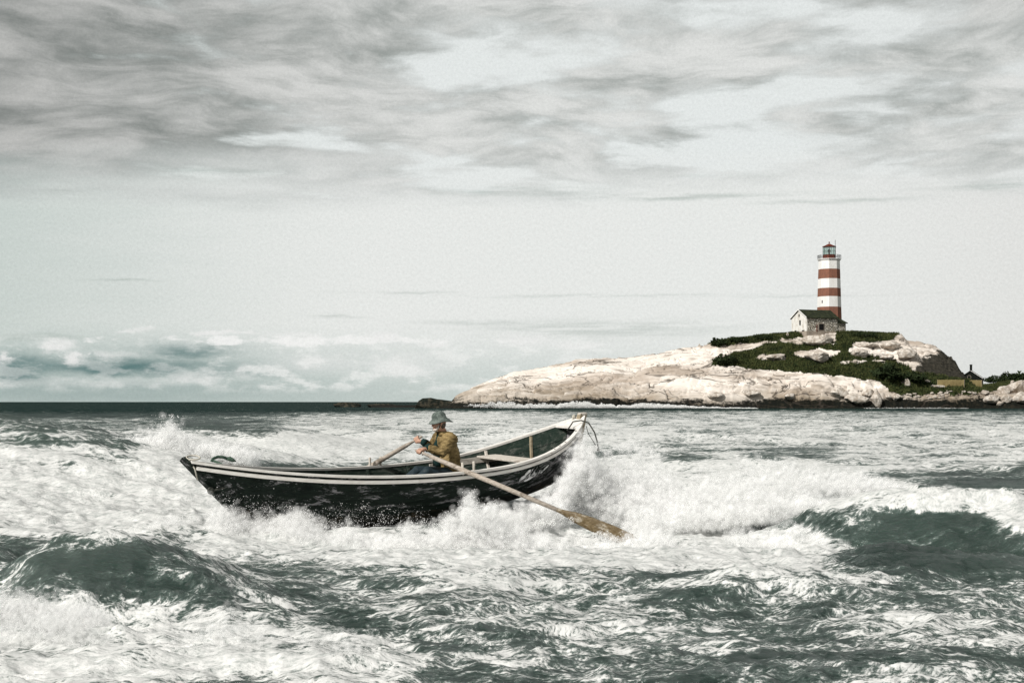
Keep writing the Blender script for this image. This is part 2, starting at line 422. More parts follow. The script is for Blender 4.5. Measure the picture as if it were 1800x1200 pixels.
def build_sea():
    ang = np.concatenate([np.linspace(-math.pi, -.56, 60)[:-1], np.linspace(-.56, .56, 1250), np.linspace(.56, math.pi, 60)[1:]])
    rr = [3.0]
    while rr[-1] < 8: rr.append(rr[-1] * 1.02)
    while rr[-1] < 32: rr.append(rr[-1] * 1.0034)
    while rr[-1] < 60: rr.append(rr[-1] * 1.0055)
    while rr[-1] < 600: rr.append(rr[-1] * 1.0095)
    while rr[-1] < 30000: rr.append(rr[-1] * 1.12)
    rr = np.array(rr)
    T, R = np.meshgrid(ang, rr); X = R * np.sin(T); Y = R * np.cos(T)
    Z = sea_height(X, Y)
    fo = foam_cover(X, Y, Z)
    # foam heaps up a little: lumps
    lum = np.clip(fo, 0, 1) * (1 - sstep(R, 14, 45))
    Z = Z + lum * (.026 * fbm(X * 2.6, Y * 2.4, 2, gain=.6) + .014 * np.abs(perlin(X * 5, Y * 4.6)) * (1 - sstep(R, 9, 18)))
    # choppy crests lean: small horizontal shift away from the wind
    X2 = X + .03 * fbm(X * 1.5 + 3, Y * 1.5, 2) * (1 - sstep(R, 20, 60))
    nr, nc = X.shape
    idx = np.arange(nr * nc).reshape(nr, nc)
    a = idx[:-1, :-1]; b = idx[:-1, 1:]; c = idx[1:, 1:]; d = idx[1:, :-1]
    faces = np.stack([a, d, c, b], -1).reshape(-1, 4)
    me = mesh_np('sea', np.stack([X2, Y, Z], -1).reshape(-1, 3), faces)
    at_ = me.attributes.new('foam', 'FLOAT', 'POINT'); at_.data.foreach_set('value', fo.ravel().astype(np.float32))
    m, g = material('sea water')
    p = g.coord('Object'); x, y, z = g.sep(p)
    f = g.attr('foam')
    wv = g.noise(g.mapping(p, (.5, .7, .5)), 1.0, 3, .5)
    q = g.xyz(x + (wv - .5) * .9, y + (wv - .5) * 1.5, z)
    n0 = g.noise(g.mapping(q, (.34, .9, 1), (0, 0, .12)), 1.0, 8, .62)
    n1 = g.noise(g.mapping(q, (1.9, 5.0, 2), (0, 0, .22)), 1.0, 6, .68)
    n2 = g.noise(g.mapping(q, (6.5, 16, 8), (0, 0, -.12)), 1.0, 5, .70)
    n3 = g.noise(g.mapping(q, (24, 46, 20), (0, 0, .1)), 1.0, 3, .7)
    rad = g.math('SQRT', x * x + y * y)
    k3 = 1.0 - g.step(rad, 10.0, 26.0)
    nn = (n0 - .5) * .75 + (n1 - .5) * .75 + (n2 - .5) * .75 + (n3 - .5) * .6 * k3 + .5
    T = .72 - f * .47
    fm = g.step(nn, T - .06, T + .09)
    thin = g.step(nn, T - .20, T + .02)
    deep = g.mix(g.step(g.noise(p, .25, 3), .35, .7), (.006, .019, .014, 1), (.026, .048, .038, 1))
    # far open water is deeper in colour than the aerated water near the shoal
    deep = g.mix(g.step(rad, 60.0, 260.0), deep, (.004, .016, .014, 1))
    aer = g.mix((thin * .62).sat(), deep, (.13, .175, .155, 1))
    fcol = g.mix(g.step(n2 * .6 + n3 * .4, .34, .60), (.36, .385, .37, 1), (.70, .70, .685, 1))
    base = g.mix(fm, aer, fcol)
    df = g.n.new('ShaderNodeBsdfDiffuse'); g.put(df.inputs['Color'], base)
    gl = g.n.new('ShaderNodeBsdfGlossy'); gl.inputs['Roughness'].default_value = .14
    bh = n1 * .6 + n2 * .5 + n0 * .3
    bw = g.bump(bh + g.noise(g.mapping(p, (9, 30, 9)), 1.0, 4, .6) * .3, .8, .10)
    bf = g.bump(n1 * .6 + n2 * .7 + n3 * .3 + fm * .10, .8, .035)
    g.put(df.inputs['Normal'], bf); g.put(gl.inputs['Normal'], bw)
    lw = g.n.new('ShaderNodeLayerWeight'); lw.inputs['Blend'].default_value = .25
    g.put(lw.inputs['Normal'], bw)
    fr = (V(g, lw.outputs['Fresnel']) * .36 + .02) * (1.0 - fm)
    fr = g.math('MINIMUM', fr, .28)
    fr = fr * (1.0 - g.step(rad, 80.0, 300.0) * .88)
    mx = g.n.new('ShaderNodeMixShader'); g.put(mx.inputs[0], fr)
    g.l.new(df.outputs[0], mx.inputs[1]); g.l.new(gl.outputs[0], mx.inputs[2]); g.l.new(mx.outputs[0], g.out.inputs[0])
    o = link('sea', me, m)
    tag(o, 'rough dark green sea streaked with white foam', 'water', kind='structure')
    return X, Y, Z
build_sea()
def sea_z(x, y): return float(sea_height(np.array([float(x)]), np.array([float(y)]))[0])

# ------------------------------------------------------------------ spray (droplet clouds)
m_spray, g = material('sea spray')
d_ = g.n.new('ShaderNodeBsdfDiffuse'); d_.inputs['Color'].default_value = (.96, .96, .95, 1)
t_ = g.n.new('ShaderNodeBsdfTranslucent'); t_.inputs['Color'].default_value = (.96, .96, .95, 1)
mx = g.n.new('ShaderNodeMixShader'); mx.inputs[0].default_value = .35
g.l.new(d_.outputs[0], mx.inputs[1]); g.l.new(t_.outputs[0], mx.inputs[2]); g.l.new(mx.outputs[0], g.out.inputs[0])
m_mist, g = material('spray mist')
d_ = g.n.new('ShaderNodeBsdfDiffuse'); d_.inputs['Color'].default_value = (.985, .985, .98, 1)
t_ = g.n.new('ShaderNodeBsdfTranslucent'); t_.inputs['Color'].default_value = (.985, .985, .98, 1)
mx = g.n.new('ShaderNodeMixShader'); mx.inputs[0].default_value = .45
g.l.new(d_.outputs[0], mx.inputs[1]); g.l.new(t_.outputs[0], mx.inputs[2])
lw = g.n.new('ShaderNodeLayerWeight'); lw.inputs['Blend'].default_value = .5
tr = g.n.new('ShaderNodeBsdfTransparent'); al = g.n.new('ShaderNodeMixShader')
g.put(al.inputs[0], ((1.0 - V(g, lw.outputs['Facing'])) ** 2.0) * .20)           # a ball of mist is thicker through its middle
g.l.new(tr.outputs[0], al.inputs[1]); g.l.new(mx.outputs[0], al.inputs[2]); g.l.new(al.outputs[0], g.out.inputs[0])
def points_group(m_spray):
    ng = bpy.data.node_groups.new('droplets', 'GeometryNodeTree')
    ng.interface.new_socket('Geometry', in_out='INPUT', socket_type='NodeSocketGeometry')
    ng.interface.new_socket('Geometry', in_out='OUTPUT', socket_type='NodeSocketGeometry')
    gi = ng.nodes.new('NodeGroupInput'); go = ng.nodes.new('NodeGroupOutput')
    mp = ng.nodes.new('GeometryNodeMeshToPoints'); na = ng.nodes.new('GeometryNodeInputNamedAttribute'); na.data_type = 'FLOAT'
    na.inputs['Name'].default_value = 'size'
    sm = ng.nodes.new('GeometryNodeSetMaterial'); sm.inputs['Material'].default_value = m_spray
    ng.links.new(gi.outputs[0], mp.inputs['Mesh']); ng.links.new(na.outputs['Attribute'], mp.inputs['Radius'])
    ng.links.new(mp.outputs[0], sm.inputs[0]); ng.links.new(sm.outputs[0], go.inputs[0]); return ng
PG = points_group(m_spray); PGM = points_group(m_mist)
rs = np.random.default_rng(5)
def droplets(name, P, size, label):
    me = mesh_np(name, P, np.zeros((0, 3), int)); me.materials.append(m_spray)
    a = me.attributes.new('size', 'FLOAT', 'POINT'); a.data.foreach_set('value', size.astype(np.float32))
    o = link(name, me); md = o.modifiers.new('droplets', 'NODES'); md.node_group = PG
    tag(o, label, 'sea spray', kind='stuff')
    return o
def mist(name, P, size, label, frac=.16, k=7.0):
    """soft balls of mist hanging where the droplets are thickest"""
    n = int(len(P) * frac); sel = rs.choice(len(P), n, replace=False); Q = P[sel] + rs.normal(size=(n, 3)) * .03
    sz = (k * .006 * (.5 + rs.random(n) * 1.1)) * Q[:, 1] / 19.0
    me = mesh_np(name, Q, np.zeros((0, 3), int)); me.materials.append(m_mist)
    a = me.attributes.new('size', 'FLOAT', 'POINT'); a.data.foreach_set('value', sz.astype(np.float32))
    o = link(name, me); md = o.modifiers.new('mist', 'NODES'); md.node_group = PGM
    tag(o, label, 'sea spray', kind='stuff'); return o
def curtain(line, n, depth=.5, fall=1.6, smin=.002, smax=.0065, lump=2.5, drift=(0, 0), seed=0, mist=.3, top=1.25):
    """droplets thrown up along a crest line. line: (px, Y, py_top, py_base) stations"""
    L = np.array(line, float); s = rs.random(n) * (len(L) - 1)
    i = np.minimum(s.astype(int), len(L) - 2); f = s - i
    q = L[i] * (1 - f[:, None]) + L[i + 1] * f[:, None]
    Y = q[:, 1]; X = (q[:, 0] - CX) / F_PX * Y
    zt = EYE - (q[:, 2] - HY) / F_PX * Y; zb = EYE - (q[:, 3] - HY) / F_PX * Y
    # ragged top made of jets
    e = .84 + .42 * fbm(X * lump * .45 + seed, Y * .3 + seed, 2) + .34 * fbm(X * lump * 2.6 + seed, Y * 1.6, 4, gain=.7)
    e = np.clip(e, .12, top)
    h = rs.random(n) ** fall
    z = zb + (zt - zb) * e * h
    keep = .55 * fbm(X * 2.6 * lump + seed * 3 + h * 1.5, z * 9.0 + seed, 4, gain=.7) + .78 - h * .75 - rs.random(n) * (.55 + mist)
    k = keep > 0
    spread = .3 + .9 * h
    X = X + rs.normal(size=n) * .045 + drift[0] * h * (zt - zb); Y = Y + rs.normal(size=n) * depth * .5 * spread + drift[1] * h * (zt - zb)
    z = z + rs.normal(size=n) * .022
    sz = smin + (smax - smin) * rs.random(n) ** 3
    return np.stack([X, Y, z], 1)[k], (sz * Y / 19.0)[k]
def burst(px, py, Y, rx, rz, n, ry=None, seed=0, smin=.003, smax=.009):
    """a loose ball of droplets, in photograph pixels at distance Y"""
    c = at(px, py, Y); a = rx / F_PX * Y; b = rz / F_PX * Y; ry = ry or a * .6
    d = rs.normal(size=(n, 3)); r = rs.random(n)[:, None] ** .6
    d = d / np.linalg.norm(d, axis=1)[:, None] * r
    P = d * np.array([a, ry, b]) + np.array(c)
    w = fbm(P[:, 0] * 5 + seed, P[:, 2] * 7 + seed, 4, gain=.65) + .8 - r[:, 0] * 1.1 - rs.random(n) * .5
    k = w > 0
    return P[k], ((smin + (smax - smin) * rs.random(n) ** 3) * Y / 19.0)[k]
def cat(*a): return np.concatenate([x[0] for x in a]), np.concatenate([x[1] for x in a])
def build_spray():
    # breaking crest in front of the boat
    a = cat(curtain([(270, 18.8, 905, 970), (350, 18.7, 888, 980), (430, 18.6, 890, 990), (520, 18.5, 908, 992), (600, 18.4, 925, 992), (690, 18.3, 945, 992)], 230000, .5, 1.3, seed=1),
            curtain([(640, 18.3, 950, 1000), (720, 18.2, 918, 1000), (790, 18.2, 885, 1000), (850, 18.2, 888, 1000), (900, 18.2, 915, 1000), (960, 18.0, 945, 1002), (1050, 17.9, 955, 1008), (1120, 17.9, 945, 1010), (1180, 17.9, 925, 1010), (1300, 17.9, 922, 1006), (1420, 17.9, 938, 1002), (1500, 17.9, 965, 995)], 420000, .5, 1.25, seed=2),
            curtain([(380, 18.9, 850, 930), (470, 19.0, 880, 930), (560, 19.0, 900, 935)], 14000, .5, 1.0, seed=3, mist=.8))
    droplets('sea_spray', *a, 'curtain of white spray breaking in front of the boat hull')
    mist('spray_mist', *a, 'soft mist hanging in the breaking crest before the hull')
    # splash under the bow and the long blown crest to the right
    b = cat(curtain([(930, 20.6, 885, 930), (960, 20.8, 850, 930), (985, 21.0, 808, 930), (1005, 21.2, 775, 920), (1035, 21.3, 800, 920), (1080, 21.2, 845, 925), (1130, 20.9, 866, 940), (1200, 20.5, 872, 945)], 200000, .7, 1.2, seed=4, drift=(.15, 0)),
            curtain([(1010, 21.6, 770, 860), (1060, 21.8, 770, 860), (1120, 22, 775, 860), (1180, 22, 800, 870)], 22000, .8, 1.0, seed=5, mist=.7))
    b = cat(b, curtain([(850, 19.9, 905, 935), (900, 20.0, 892, 930), (950, 20.2, 868, 930), (990, 20.4, 835, 925)], 60000, .35, 1.3, seed=21))
    droplets('sea_spray', *b, 'splash of spray thrown up under the raised bow')
    mist('spray_mist', *b, 'soft mist in the splash under the raised bow')
    c = cat(curtain([(1080, 21.4, 830, 900), (1200, 21.3, 835, 900), (1320, 21.2, 815, 880), (1440, 21.0, 818, 870), (1560, 20.6, 835, 872), (1680, 20.0, 858, 890), (1780, 19.0, 880, 915), (1900, 18.4, 900, 940)], 120000, .7, 1.15, seed=6, drift=(-.1, .1)),
            curtain([(1100, 19.4, 880, 950), (1250, 19.3, 878, 925), (1380, 19.2, 862, 912), (1480, 19.1, 862, 905), (1580, 19.0, 876, 896), (1700, 18.7, 880, 897), (1800, 18.3, 905, 925)], 150000, .5, 1.2, seed=7))
    droplets('sea_spray', *c, 'band of blown spray along the dark wave at right')
    mist('spray_mist', *c, 'soft mist blown off the dark wave at right', .10)
    d = cat(curtain([(-60, 9.7, 1075, 1215), (60, 9.7, 1068, 1215), (160, 9.7, 1085, 1215), (280, 9.6, 1110, 1220), (400, 9.5, 1100, 1215), (520, 9.4, 1110, 1215), (620, 9.3, 1140, 1215), (700, 9.3, 1180, 1215)], 200000, .35, 1.1, .0022, .005, lump=4, seed=8),
            curtain([(-60, 11.4, 1030, 1090), (40, 11.4, 1022, 1090), (120, 11.3, 1040, 1095), (180, 11.2, 1070, 1110)], 36000, .2, 1.1, .002, .005, lump=4, seed=9))
    droplets('sea_spray', *d, 'drifting spray over the wave in the left foreground')
    mist('spray_mist', *d, 'soft mist drifting over the left foreground wave', .26, 6.0)
    e = cat(curtain([(190, 26, 785, 806), (240, 26, 764, 806), (275, 26, 738, 808), (300, 26, 735, 808), (330, 26, 760, 808), (370, 26, 775, 812), (450, 26, 790, 815)], 60000, .7, 1.1, .003, .008, seed=10),
            )
    droplets('sea_spray', *e, 'small pointed splash bursting behind the stern at left')
    mist('spray_mist', *e, 'soft mist of the small splash behind the stern')
    f = curtain([(815, 406, 712, 717), (840, 404, 709, 717), (900, 402, 706, 717), (980, 400, 709, 717), (1010, 400, 704, 717), (1060, 400, 703, 717), (1090, 399, 709, 717), (1160, 398, 709, 717), (1220, 398, 713, 717), (1330, 397, 716, 718)], 90000, 3, 1.5, .0018, .0045, lump=.12, seed=11, mist=-.2)
    g2 = curtain([(1520, 397, 716, 718), (1620, 397, 715, 718), (1700, 397, 716, 718)], 2500, 2, 1.5, .0015, .003, lump=.2, seed=13, mist=.5)
    droplets('sea_spray', *cat(f, g2), 'line of white surf at the foot of the island')
    # splash clinging round the oar blade and flecks flying over the hull
    i = cat(burst(1050, 948, 18.6, 80, 20, 7000, seed=4, smin=.0015, smax=.006), burst(960, 920, 18.9, 70, 16, 4000, seed=6, smin=.0015, smax=.006),
            curtain([(390, 18.95, 850, 905), (470, 19.0, 862, 915), (560, 19.0, 880, 925), (700, 19.0, 890, 930), (850, 19.2, 870, 925)], 14000, .3, .9, .0012, .0055, seed=14, mist=.9))
    droplets('sea_spray', *i, 'loose flecks of spray round the oar blade and hull')
build_spray()

# ------------------------------------------------------------------ island
SIL = np.array([(660, 735), (760, 722), (790, 711), (803, 699), (818, 692), (835, 683), (852, 676), (880, 664), (900, 657), (950, 650), (985, 646), (1010, 636), (1045, 631), (1100, 630), (1150, 625),
                (1200, 614), (1245, 607), (1255, 602), (1300, 596), (1345, 591), (1390, 587), (1440, 585), (1500, 585), (1550, 587), (1578, 589), (1588, 602), (1610, 605), (1638, 611), (1652, 620), (1658, 636),
                (1666, 650), (1680, 664), (1692, 676), (1720, 679), (1742, 678), (1775, 672), (1800, 671), (1900, 667), (2000, 690), (2040, 716)], float)
YR = 440.0
def shore_y(X): return 402 + 4.5 * fbm(X * .035, X * 0 + 3, 3) + 5 * (1 - sstep(X, -38, -20))
def island_h(X, Y, fine=True):
    px0 = CX + X / YR * F_PX
    py = np.interp(px0, SIL[:, 0], SIL[:, 1])
    zr = np.maximum(EYE + (HY - py) / F_PX * YR, -1.2)
    ys = shore_y(X)
    yr = YR
    u = (Y - ys) / (yr - ys)
    lowland = sstep(px0, 1650, 1710)
    uc = np.clip(u, 0, 1)
    A = (1 - lowland) * (.10 * sstep(u, 0, .05) + .90 * (1 - (1 - uc) ** 1.45)) + lowland * (.38 * sstep(u, 0, .08) + .62 * (1 - (1 - uc) ** 1.2))
    z = zr * A
    back = np.clip((Y - yr) / 42, 0, 1.3)
    z = np.where(Y > yr, zr * (1 - back ** 2 * 1.1), z)
    z = np.where(u < 0, np.maximum(u * 12, -1) * 2.0, z)
    # broad whale-back undulation and overlapping sheets running obliquely down to the left
    env = sstep(u, 0.0, .12) * (1 - sstep(u, .9, 1.0)) * sstep(zr, .5, 5) * (1 - .85 * lowland)
    ph = (Y * .42 - X * .085 + 2.6 * fbm(X * .022, Y * .05, 3)) * .34
    saw = ph - np.floor(ph)
    z = z + env * (2.3 * (saw ** .55 - .62))
    ph2 = (Y * .42 - X * .16 + 3.0 * fbm(X * .03 + 9, Y * .05, 3)) * .75
    saw2 = ph2 - np.floor(ph2)
    z = z + env * .9 * (saw2 ** .5 - .65)
    z = z + env * .8 * fbm(X * .05, Y * .08, 3)
    if fine:
        cr = np.abs(fbm(X * .10 + 4, Y * .24 + X * .02, 3)); z = z - env * .9 * np.exp(-(cr / .02) ** 2)
        cr = np.abs(fbm(X * .055 - Y * .05, Y * .09 + 20, 2)); z = z - env * 1.2 * np.exp(-(cr / .012) ** 2)
        # blocky ledges at the water's edge
        cx_ = np.floor(X * .28 + 1.2 * perlin(X * .2, Y * .2)); cy_ = np.floor(Y * .4 + perlin(X * .15 + 8, Y * .2))
        hsh = np.mod(np.sin(cx_ * 12.9898 + cy_ * 78.233) * 43758.5453, 1.0)
        edge = np.exp(-((u - .10) / .10) ** 2) * sstep(zr, 2, 6)
        z = z + edge * (hsh - .45) * 2.0
        z = z + .07 * fbm(X * .5, Y * .8, 3) * sstep(u, 0, .03)
    # earth terrace under the grass in the right part
    return z
GRASS = [
    [(1250, 643), (1256, 632), (1290, 622), (1335, 611), (1345, 603), (1395, 603), (1440, 606), (1470, 603), (1478, 592), (1500, 587), (1550, 588), (1582, 590), (1560, 600), (1500, 602), (1492, 618), (1535, 623), (1585, 640), (1605, 652), (1650, 660),
     (1700, 668), (1900, 668), (1900, 676), (1770, 682), (1735, 690), (1700, 693), (1640, 693), (1600, 698), (1572, 692), (1550, 672), (1500, 664), (1420, 656), (1340, 651), (1290, 646)],
    [(1248, 606), (1256, 597), (1300, 590), (1345, 584), (1430, 578), (1435, 589), (1390, 596), (1340, 602), (1290, 606), (1262, 610)],
    [(1470, 583), (1580, 583), (1582, 590), (1545, 600), (1490, 600), (1470, 595)],
    [(1600, 662), (1640, 655), (1700, 668), (1690, 690), (1560, 690), (1560, 650)],
]
BARE = [(1436, 622, 34, 9), (1364, 628, 24, 5), (1510, 615, 20, 8), (1430, 598, 46, 8), (1522, 605, 22, 4), (1562, 609, 26, 5), (1545, 635, 12, 3), (1600, 620, 40, 12), (1500, 637, 20, 2.5), (1590, 668, 6, 8), (1650, 679, 12, 3)]
def grass_mask(X, Y, Z):
    px = CX + F_PX * X / Y; py = HY + F_PX * (EYE - Z) / Y
    sd = np.full(X.shape, -1e9)
    for P in GRASS: sd = np.maximum(sd, poly_sd(px, py, P))
    for (a, b, rx, ry) in BARE: sd = np.minimum(sd, (np.sqrt(((px - a) / rx) ** 2 + ((py - b) / ry) ** 2) - 1) * ry)
    sd = sd + 3.5 * fbm(X * .25, Y * .3, 3)
    # flat ground takes grass, also behind the ridge
    return sstep(sd, -1.0, 1.5)
def build_island():
    xs = np.arange(-48, 200, .36); ys = np.concatenate([np.arange(393, 441, .30), np.arange(441, 492, 1.2)])
    X, Y = np.meshgrid(xs, ys); Z = island_h(X, Y)
    gm = grass_mask(X, Y, Z)
    gm = np.maximum(gm, sstep(Y, 441, 446) * sstep(X, 55, 70))
    Z = Z + gm * .25
    nr, nc = X.shape; idx = np.arange(nr * nc).reshape(nr, nc)
    a = idx[:-1, :-1]; b = idx[:-1, 1:]; c = idx[1:, 1:]; d = idx[1:, :-1]
    me = mesh_np('island_rock', np.stack([X, Y, Z], -1).reshape(-1, 3), np.stack([a, b, c, d], -1).reshape(-1, 4))
    at_ = me.attributes.new('grass', 'FLOAT', 'POINT'); at_.data.foreach_set('value', gm.ravel().astype(np.float32))
    px = CX + F_PX * X / Y; py = HY + F_PX * (EYE - Z) / Y
    sd = poly_sd(px, py, [(1603, 645), (1612, 628), (1640, 618), (1656, 600), (1720, 660), (1700, 690), (1590, 680)])  # outline of the cliff face whose shade goes into the colour
    al_ = me.attributes.new('cliff_shade', 'FLOAT', 'POINT'); al_.data.foreach_set('value', sstep(sd + 9 * fbm(X * .15, Y * .2, 3), -6, 22).ravel().astype(np.float32))
    m, g = material('granite with turf')
    p = g.coord('Object'); x, y, z = g.sep(p)
    n0 = g.noise(g.mapping(p, (.03, .09, .12), (0, 0, .2)), 1.0, 6, .65, .5)
    n1 = g.noise(g.mapping(p, (.09, .3, .3), (0, 0, -.15)), 1.0, 6, .6, .4)
    n2 = g.noise(p, 1.3, 6, .7)
    c1 = g.mix(g.step(n0, .35, .6), (.42, .355, .295, 1), (.76, .70, .635, 1))
    c1 = g.mix(g.step(n1, .52, .66) * .65, c1, (.25, .205, .165, 1))
    c1 = g.mix(g.step(n2, .58, .8) * .12, c1, (.30, .26, .21, 1))
    # tide-stained foot
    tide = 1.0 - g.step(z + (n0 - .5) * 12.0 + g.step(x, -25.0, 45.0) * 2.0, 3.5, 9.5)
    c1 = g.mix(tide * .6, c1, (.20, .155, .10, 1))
    wet = 1.0 - g.step(z + (n1 - .5) * 6.0 + (n0 - .5) * 5.0 + (n2 - .5) * 2.5, 1.9, 3.0)  # tidal wet band, raised to paint in the ledges' shadow as well
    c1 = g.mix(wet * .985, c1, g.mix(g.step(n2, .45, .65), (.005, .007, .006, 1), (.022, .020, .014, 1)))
    # dark seams following the cracks of the sheets
    sm = g.noise(g.mapping(p, (.022, .10, .10), (0, 0, .18)), 1.0, 3, .55, .4)
    seam = 1.0 - g.step(g.math('ABSOLUTE', sm - .5), .0, .010)
    sm2 = g.noise(g.mapping(p, (.06, .10, .2), (0, 0, -.5)), 1.0, 3, .5, .3)
    seam = g.math('MAXIMUM', seam * .9, (1.0 - g.step(g.math('ABSOLUTE', sm2 - .47), .0, .004)) * .5)
    c1 = g.mix(seam * .85, c1, (.05, .042, .034, 1))
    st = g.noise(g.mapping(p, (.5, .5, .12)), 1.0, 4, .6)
    shade_mix = g.step(g.attr('cliff_shade') + (st - .5) * .9, .35, .6)  # shaded side of the cliff painted near-black, broken by vertical streaks
    c1 = g.mix(shade_mix * .97, c1, g.mix(g.step(n2, .4, .7), (.010, .011, .008, 1), (.05, .045, .034, 1)))
    gr = g.mix(g.step(n2, .35, .7), (.010, .020, .008, 1), (.050, .058, .020, 1))
    ga = g.step(g.attr('grass') + (n2 - .5) * .5, .4, .6)
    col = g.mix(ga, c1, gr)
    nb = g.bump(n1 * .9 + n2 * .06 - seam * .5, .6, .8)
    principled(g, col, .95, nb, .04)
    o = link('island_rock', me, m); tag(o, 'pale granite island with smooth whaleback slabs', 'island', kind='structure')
    return xs, ys, X, Y, Z, gm, m
ix, iy, IX, IY, IZ, IG, m_granite = build_island()
def land_z(x, y):
    i = (x - ix[0]) / (ix[1] - ix[0]); i0 = int(np.clip(math.floor(i), 0, len(ix) - 2)); f = i - i0
    j0 = int(np.clip(np.searchsorted(iy, y) - 1, 0, len(iy) - 2)); k = (y - iy[j0]) / (iy[j0 + 1] - iy[j0])
    return float((IZ[j0, i0] * (1 - f) + IZ[j0, i0 + 1] * f) * (1 - k) + (IZ[j0 + 1, i0] * (1 - f) + IZ[j0 + 1, i0 + 1] * f) * k)
def land_hit(px, py):
    """first point of the island the sight line through (px, py) meets"""
    for Y in np.arange(396, 470, .25):
        p = at(px, py, Y)
        if land_z(p.x, p.y) >= p.z: return Vector((p.x, p.y, land_z(p.x, p.y)))
    p = at(px, py, 438); return Vector((p.x, p.y, land_z(p.x, p.y)))

# grass tufts and bushes: many narrow blades
m_grass, g = material('coarse grass')
n = g.noise(g.coord('Object'), .35, 4, .6)
oi = g.noise(g.coord('Object'), 2.2, 3, .6)
gc = g.mix(g.step(n, .38, .62), (.018, .028, .011, 1), (.060, .072, .026, 1))
gc = g.mix(g.step(oi, .50, .66) * .75, gc, (.12, .115, .042, 1))
principled(g, gc, .9, None, .1)
def blades(P, h0, h1, w, per, lean=.35, rng=None):
    rng = rng or rs; n = len(P) * per
    B = np.repeat(P, per, 0) + np.concatenate([rng.normal(size=(n, 2)) * w * 1.6, np.zeros((n, 1))], 1)
    h = (h0 + (h1 - h0) * rng.random(n)); a = rng.random(n) * math.pi
    dx = np.cos(a) * w * (.4 + rng.random(n)); dy = np.sin(a) * w * (.4 + rng.random(n))
    T = B + np.stack([rng.normal(size=n) * lean * h, rng.normal(size=n) * lean * h, h], 1)
    B[:, 2] -= .12
    V_ = np.stack([B - np.stack([dx, dy, 0 * dx], 1), B + np.stack([dx, dy, 0 * dx], 1), T], 1).reshape(-1, 3)
    return V_, np.arange(len(V_)).reshape(-1, 3)
def build_grass():
    vis = (IY < 452) & (IG > .55)
    j, i = np.where(vis); n = len(j)
    sel = rs.choice(n, size=min(n, 16000), replace=False)
    P = np.stack([IX[j[sel], i[sel]], IY[j[sel], i[sel]], IZ[j[sel], i[sel]]], 1)
    clump = .6 + .9 * sstep(fbm(P[:, 0] * .12, P[:, 1] * .2, 3), -.2, .6)
    V_, F_ = blades(P, .25, .65, .14, 6)
    me = mesh_np('grass', V_, F_, False); o = link('grass', me, m_grass)
    tag(o, 'dark green turf and heath on the crown of the island', 'grass', kind='stuff')
build_grass()
def bush(px, py, w, h, label, Y=None, n=420, seed=0):
    """low shrub: real leaf faces over a few stems"""
    r = np.random.default_rng(seed)
    c = at(px, py, Y) if Y else land_hit(px, py); sx = w / F_PX * c.y / 2; sz = h / F_PX * c.y
    root = empty('bush', (c.x, c.y, c.z)); tag(root, label, 'bush')
    mb = MB()
    for k in range(5):
        t = Vector((r.uniform(-.6, .6) * sx, r.uniform(-.4, .4) * sx, sz * .6)); mb.tube([(c.x, c.y, c.z - .3), c + t * .5, c + t], [.08, .05, .02], 5)
    mb.build('stem', m_bark, root)
    d = r.normal(size=(n, 3)); d /= np.linalg.norm(d, axis=1)[:, None]; d *= (.55 + .45 * r.random(n))[:, None]
    lob = 1 + .3 * np.sin(d[:, 0] * 5 + seed) * np.cos(d[:, 1] * 4)
    P = np.stack([d[:, 0] * sx * lob, d[:, 1] * sx * .7, (d[:, 2] * .5 + .45) * sz * lob], 1) + np.array(c)
    a = r.normal(size=(n, 3)); a /= np.linalg.norm(a, axis=1)[:, None]; b = np.cross(a, r.normal(size=(n, 3))); b /= np.linalg.norm(b, axis=1)[:, None]
    s = (sz * .16 * (.6 + r.random(n)))[:, None]
    V_ = np.stack([P - a * s, P - b * s * .5, P + a * s, P + b * s * .5], 1).reshape(-1, 3)
    link('foliage', mesh_np('foliage', V_, np.arange(len(V_)).reshape(-1, 4), False), m_leaf, root)
m_leaf, g = material('dark scrub leaves')
principled(g, g.mix(g.noise(g.coord('Object'), 1.5, 3), (.008, .016, .007, 1), (.035, .048, .018, 1)), .85, None, .1)
m_bark, g = material('grey bark')
principled(g, g.mix(g.noise(g.coord('Object'), 9, 3), (.08, .07, .055, 1), (.16, .14, .11, 1)), .9, None, .1)

# rocks
def rock(px, py, w, h, label, name='boulder', Y=None, seed=0, depth=.8, sharp=0.0, sub=3, dark=0, base=None, group=None):
    """faceted stone whose visible outline is about w x h photograph pixels, base at (px, py)"""
    r = np.random.default_rng(seed + 100); c = at(px, py, Y) if Y else land_hit(px, py)
    if base is not None: c.z = base
    sx = w / F_PX * c.y / 2; sz = h / F_PX * c.y
    bm = bmesh.new(); bmesh.ops.create_icosphere(bm, subdivisions=sub, radius=1)
    # cut with random planes for broken faces
    planes = [(Vector(r.normal(size=3)).normalized(), .56 + .3 * r.random()) for _ in range(15)]
    for v in bm.verts:
        d = v.co.normalized(); rad = 1.0
        for n_, q in planes:
            k = d.dot(n_)
            if k > 0: rad = min(rad, q / k * (1.0))
        if sharp: rad *= 1
        rad *= 1 + .05 * math.sin(d.x * 7 + seed) * math.cos(d.z * 6 + seed * 2)
        q = d * rad
        if sharp:
            t = max(0, q.z); q.x *= 1 - sharp * t; q.y *= 1 - sharp * t
        v.co = Vector((q.x * sx, q.y * sx * depth, (q.z * .72 + .30) * sz))
    me = bpy.data.meshes.new(name); bm.to_mesh(me); bm.free()
    for p in me.polygons: p.use_smooth = False
    o = link(name, me, m_rock_dark if dark else m_rock); o.location = c
    tag(o, label, 'rock', group); return o
m_rock, g = material('pale granite boulder')
p = g.coord('Object'); n1 = g.noise(p, .9, 7, .7, .4); n2 = g.noise(p, 3.5, 5, .7)
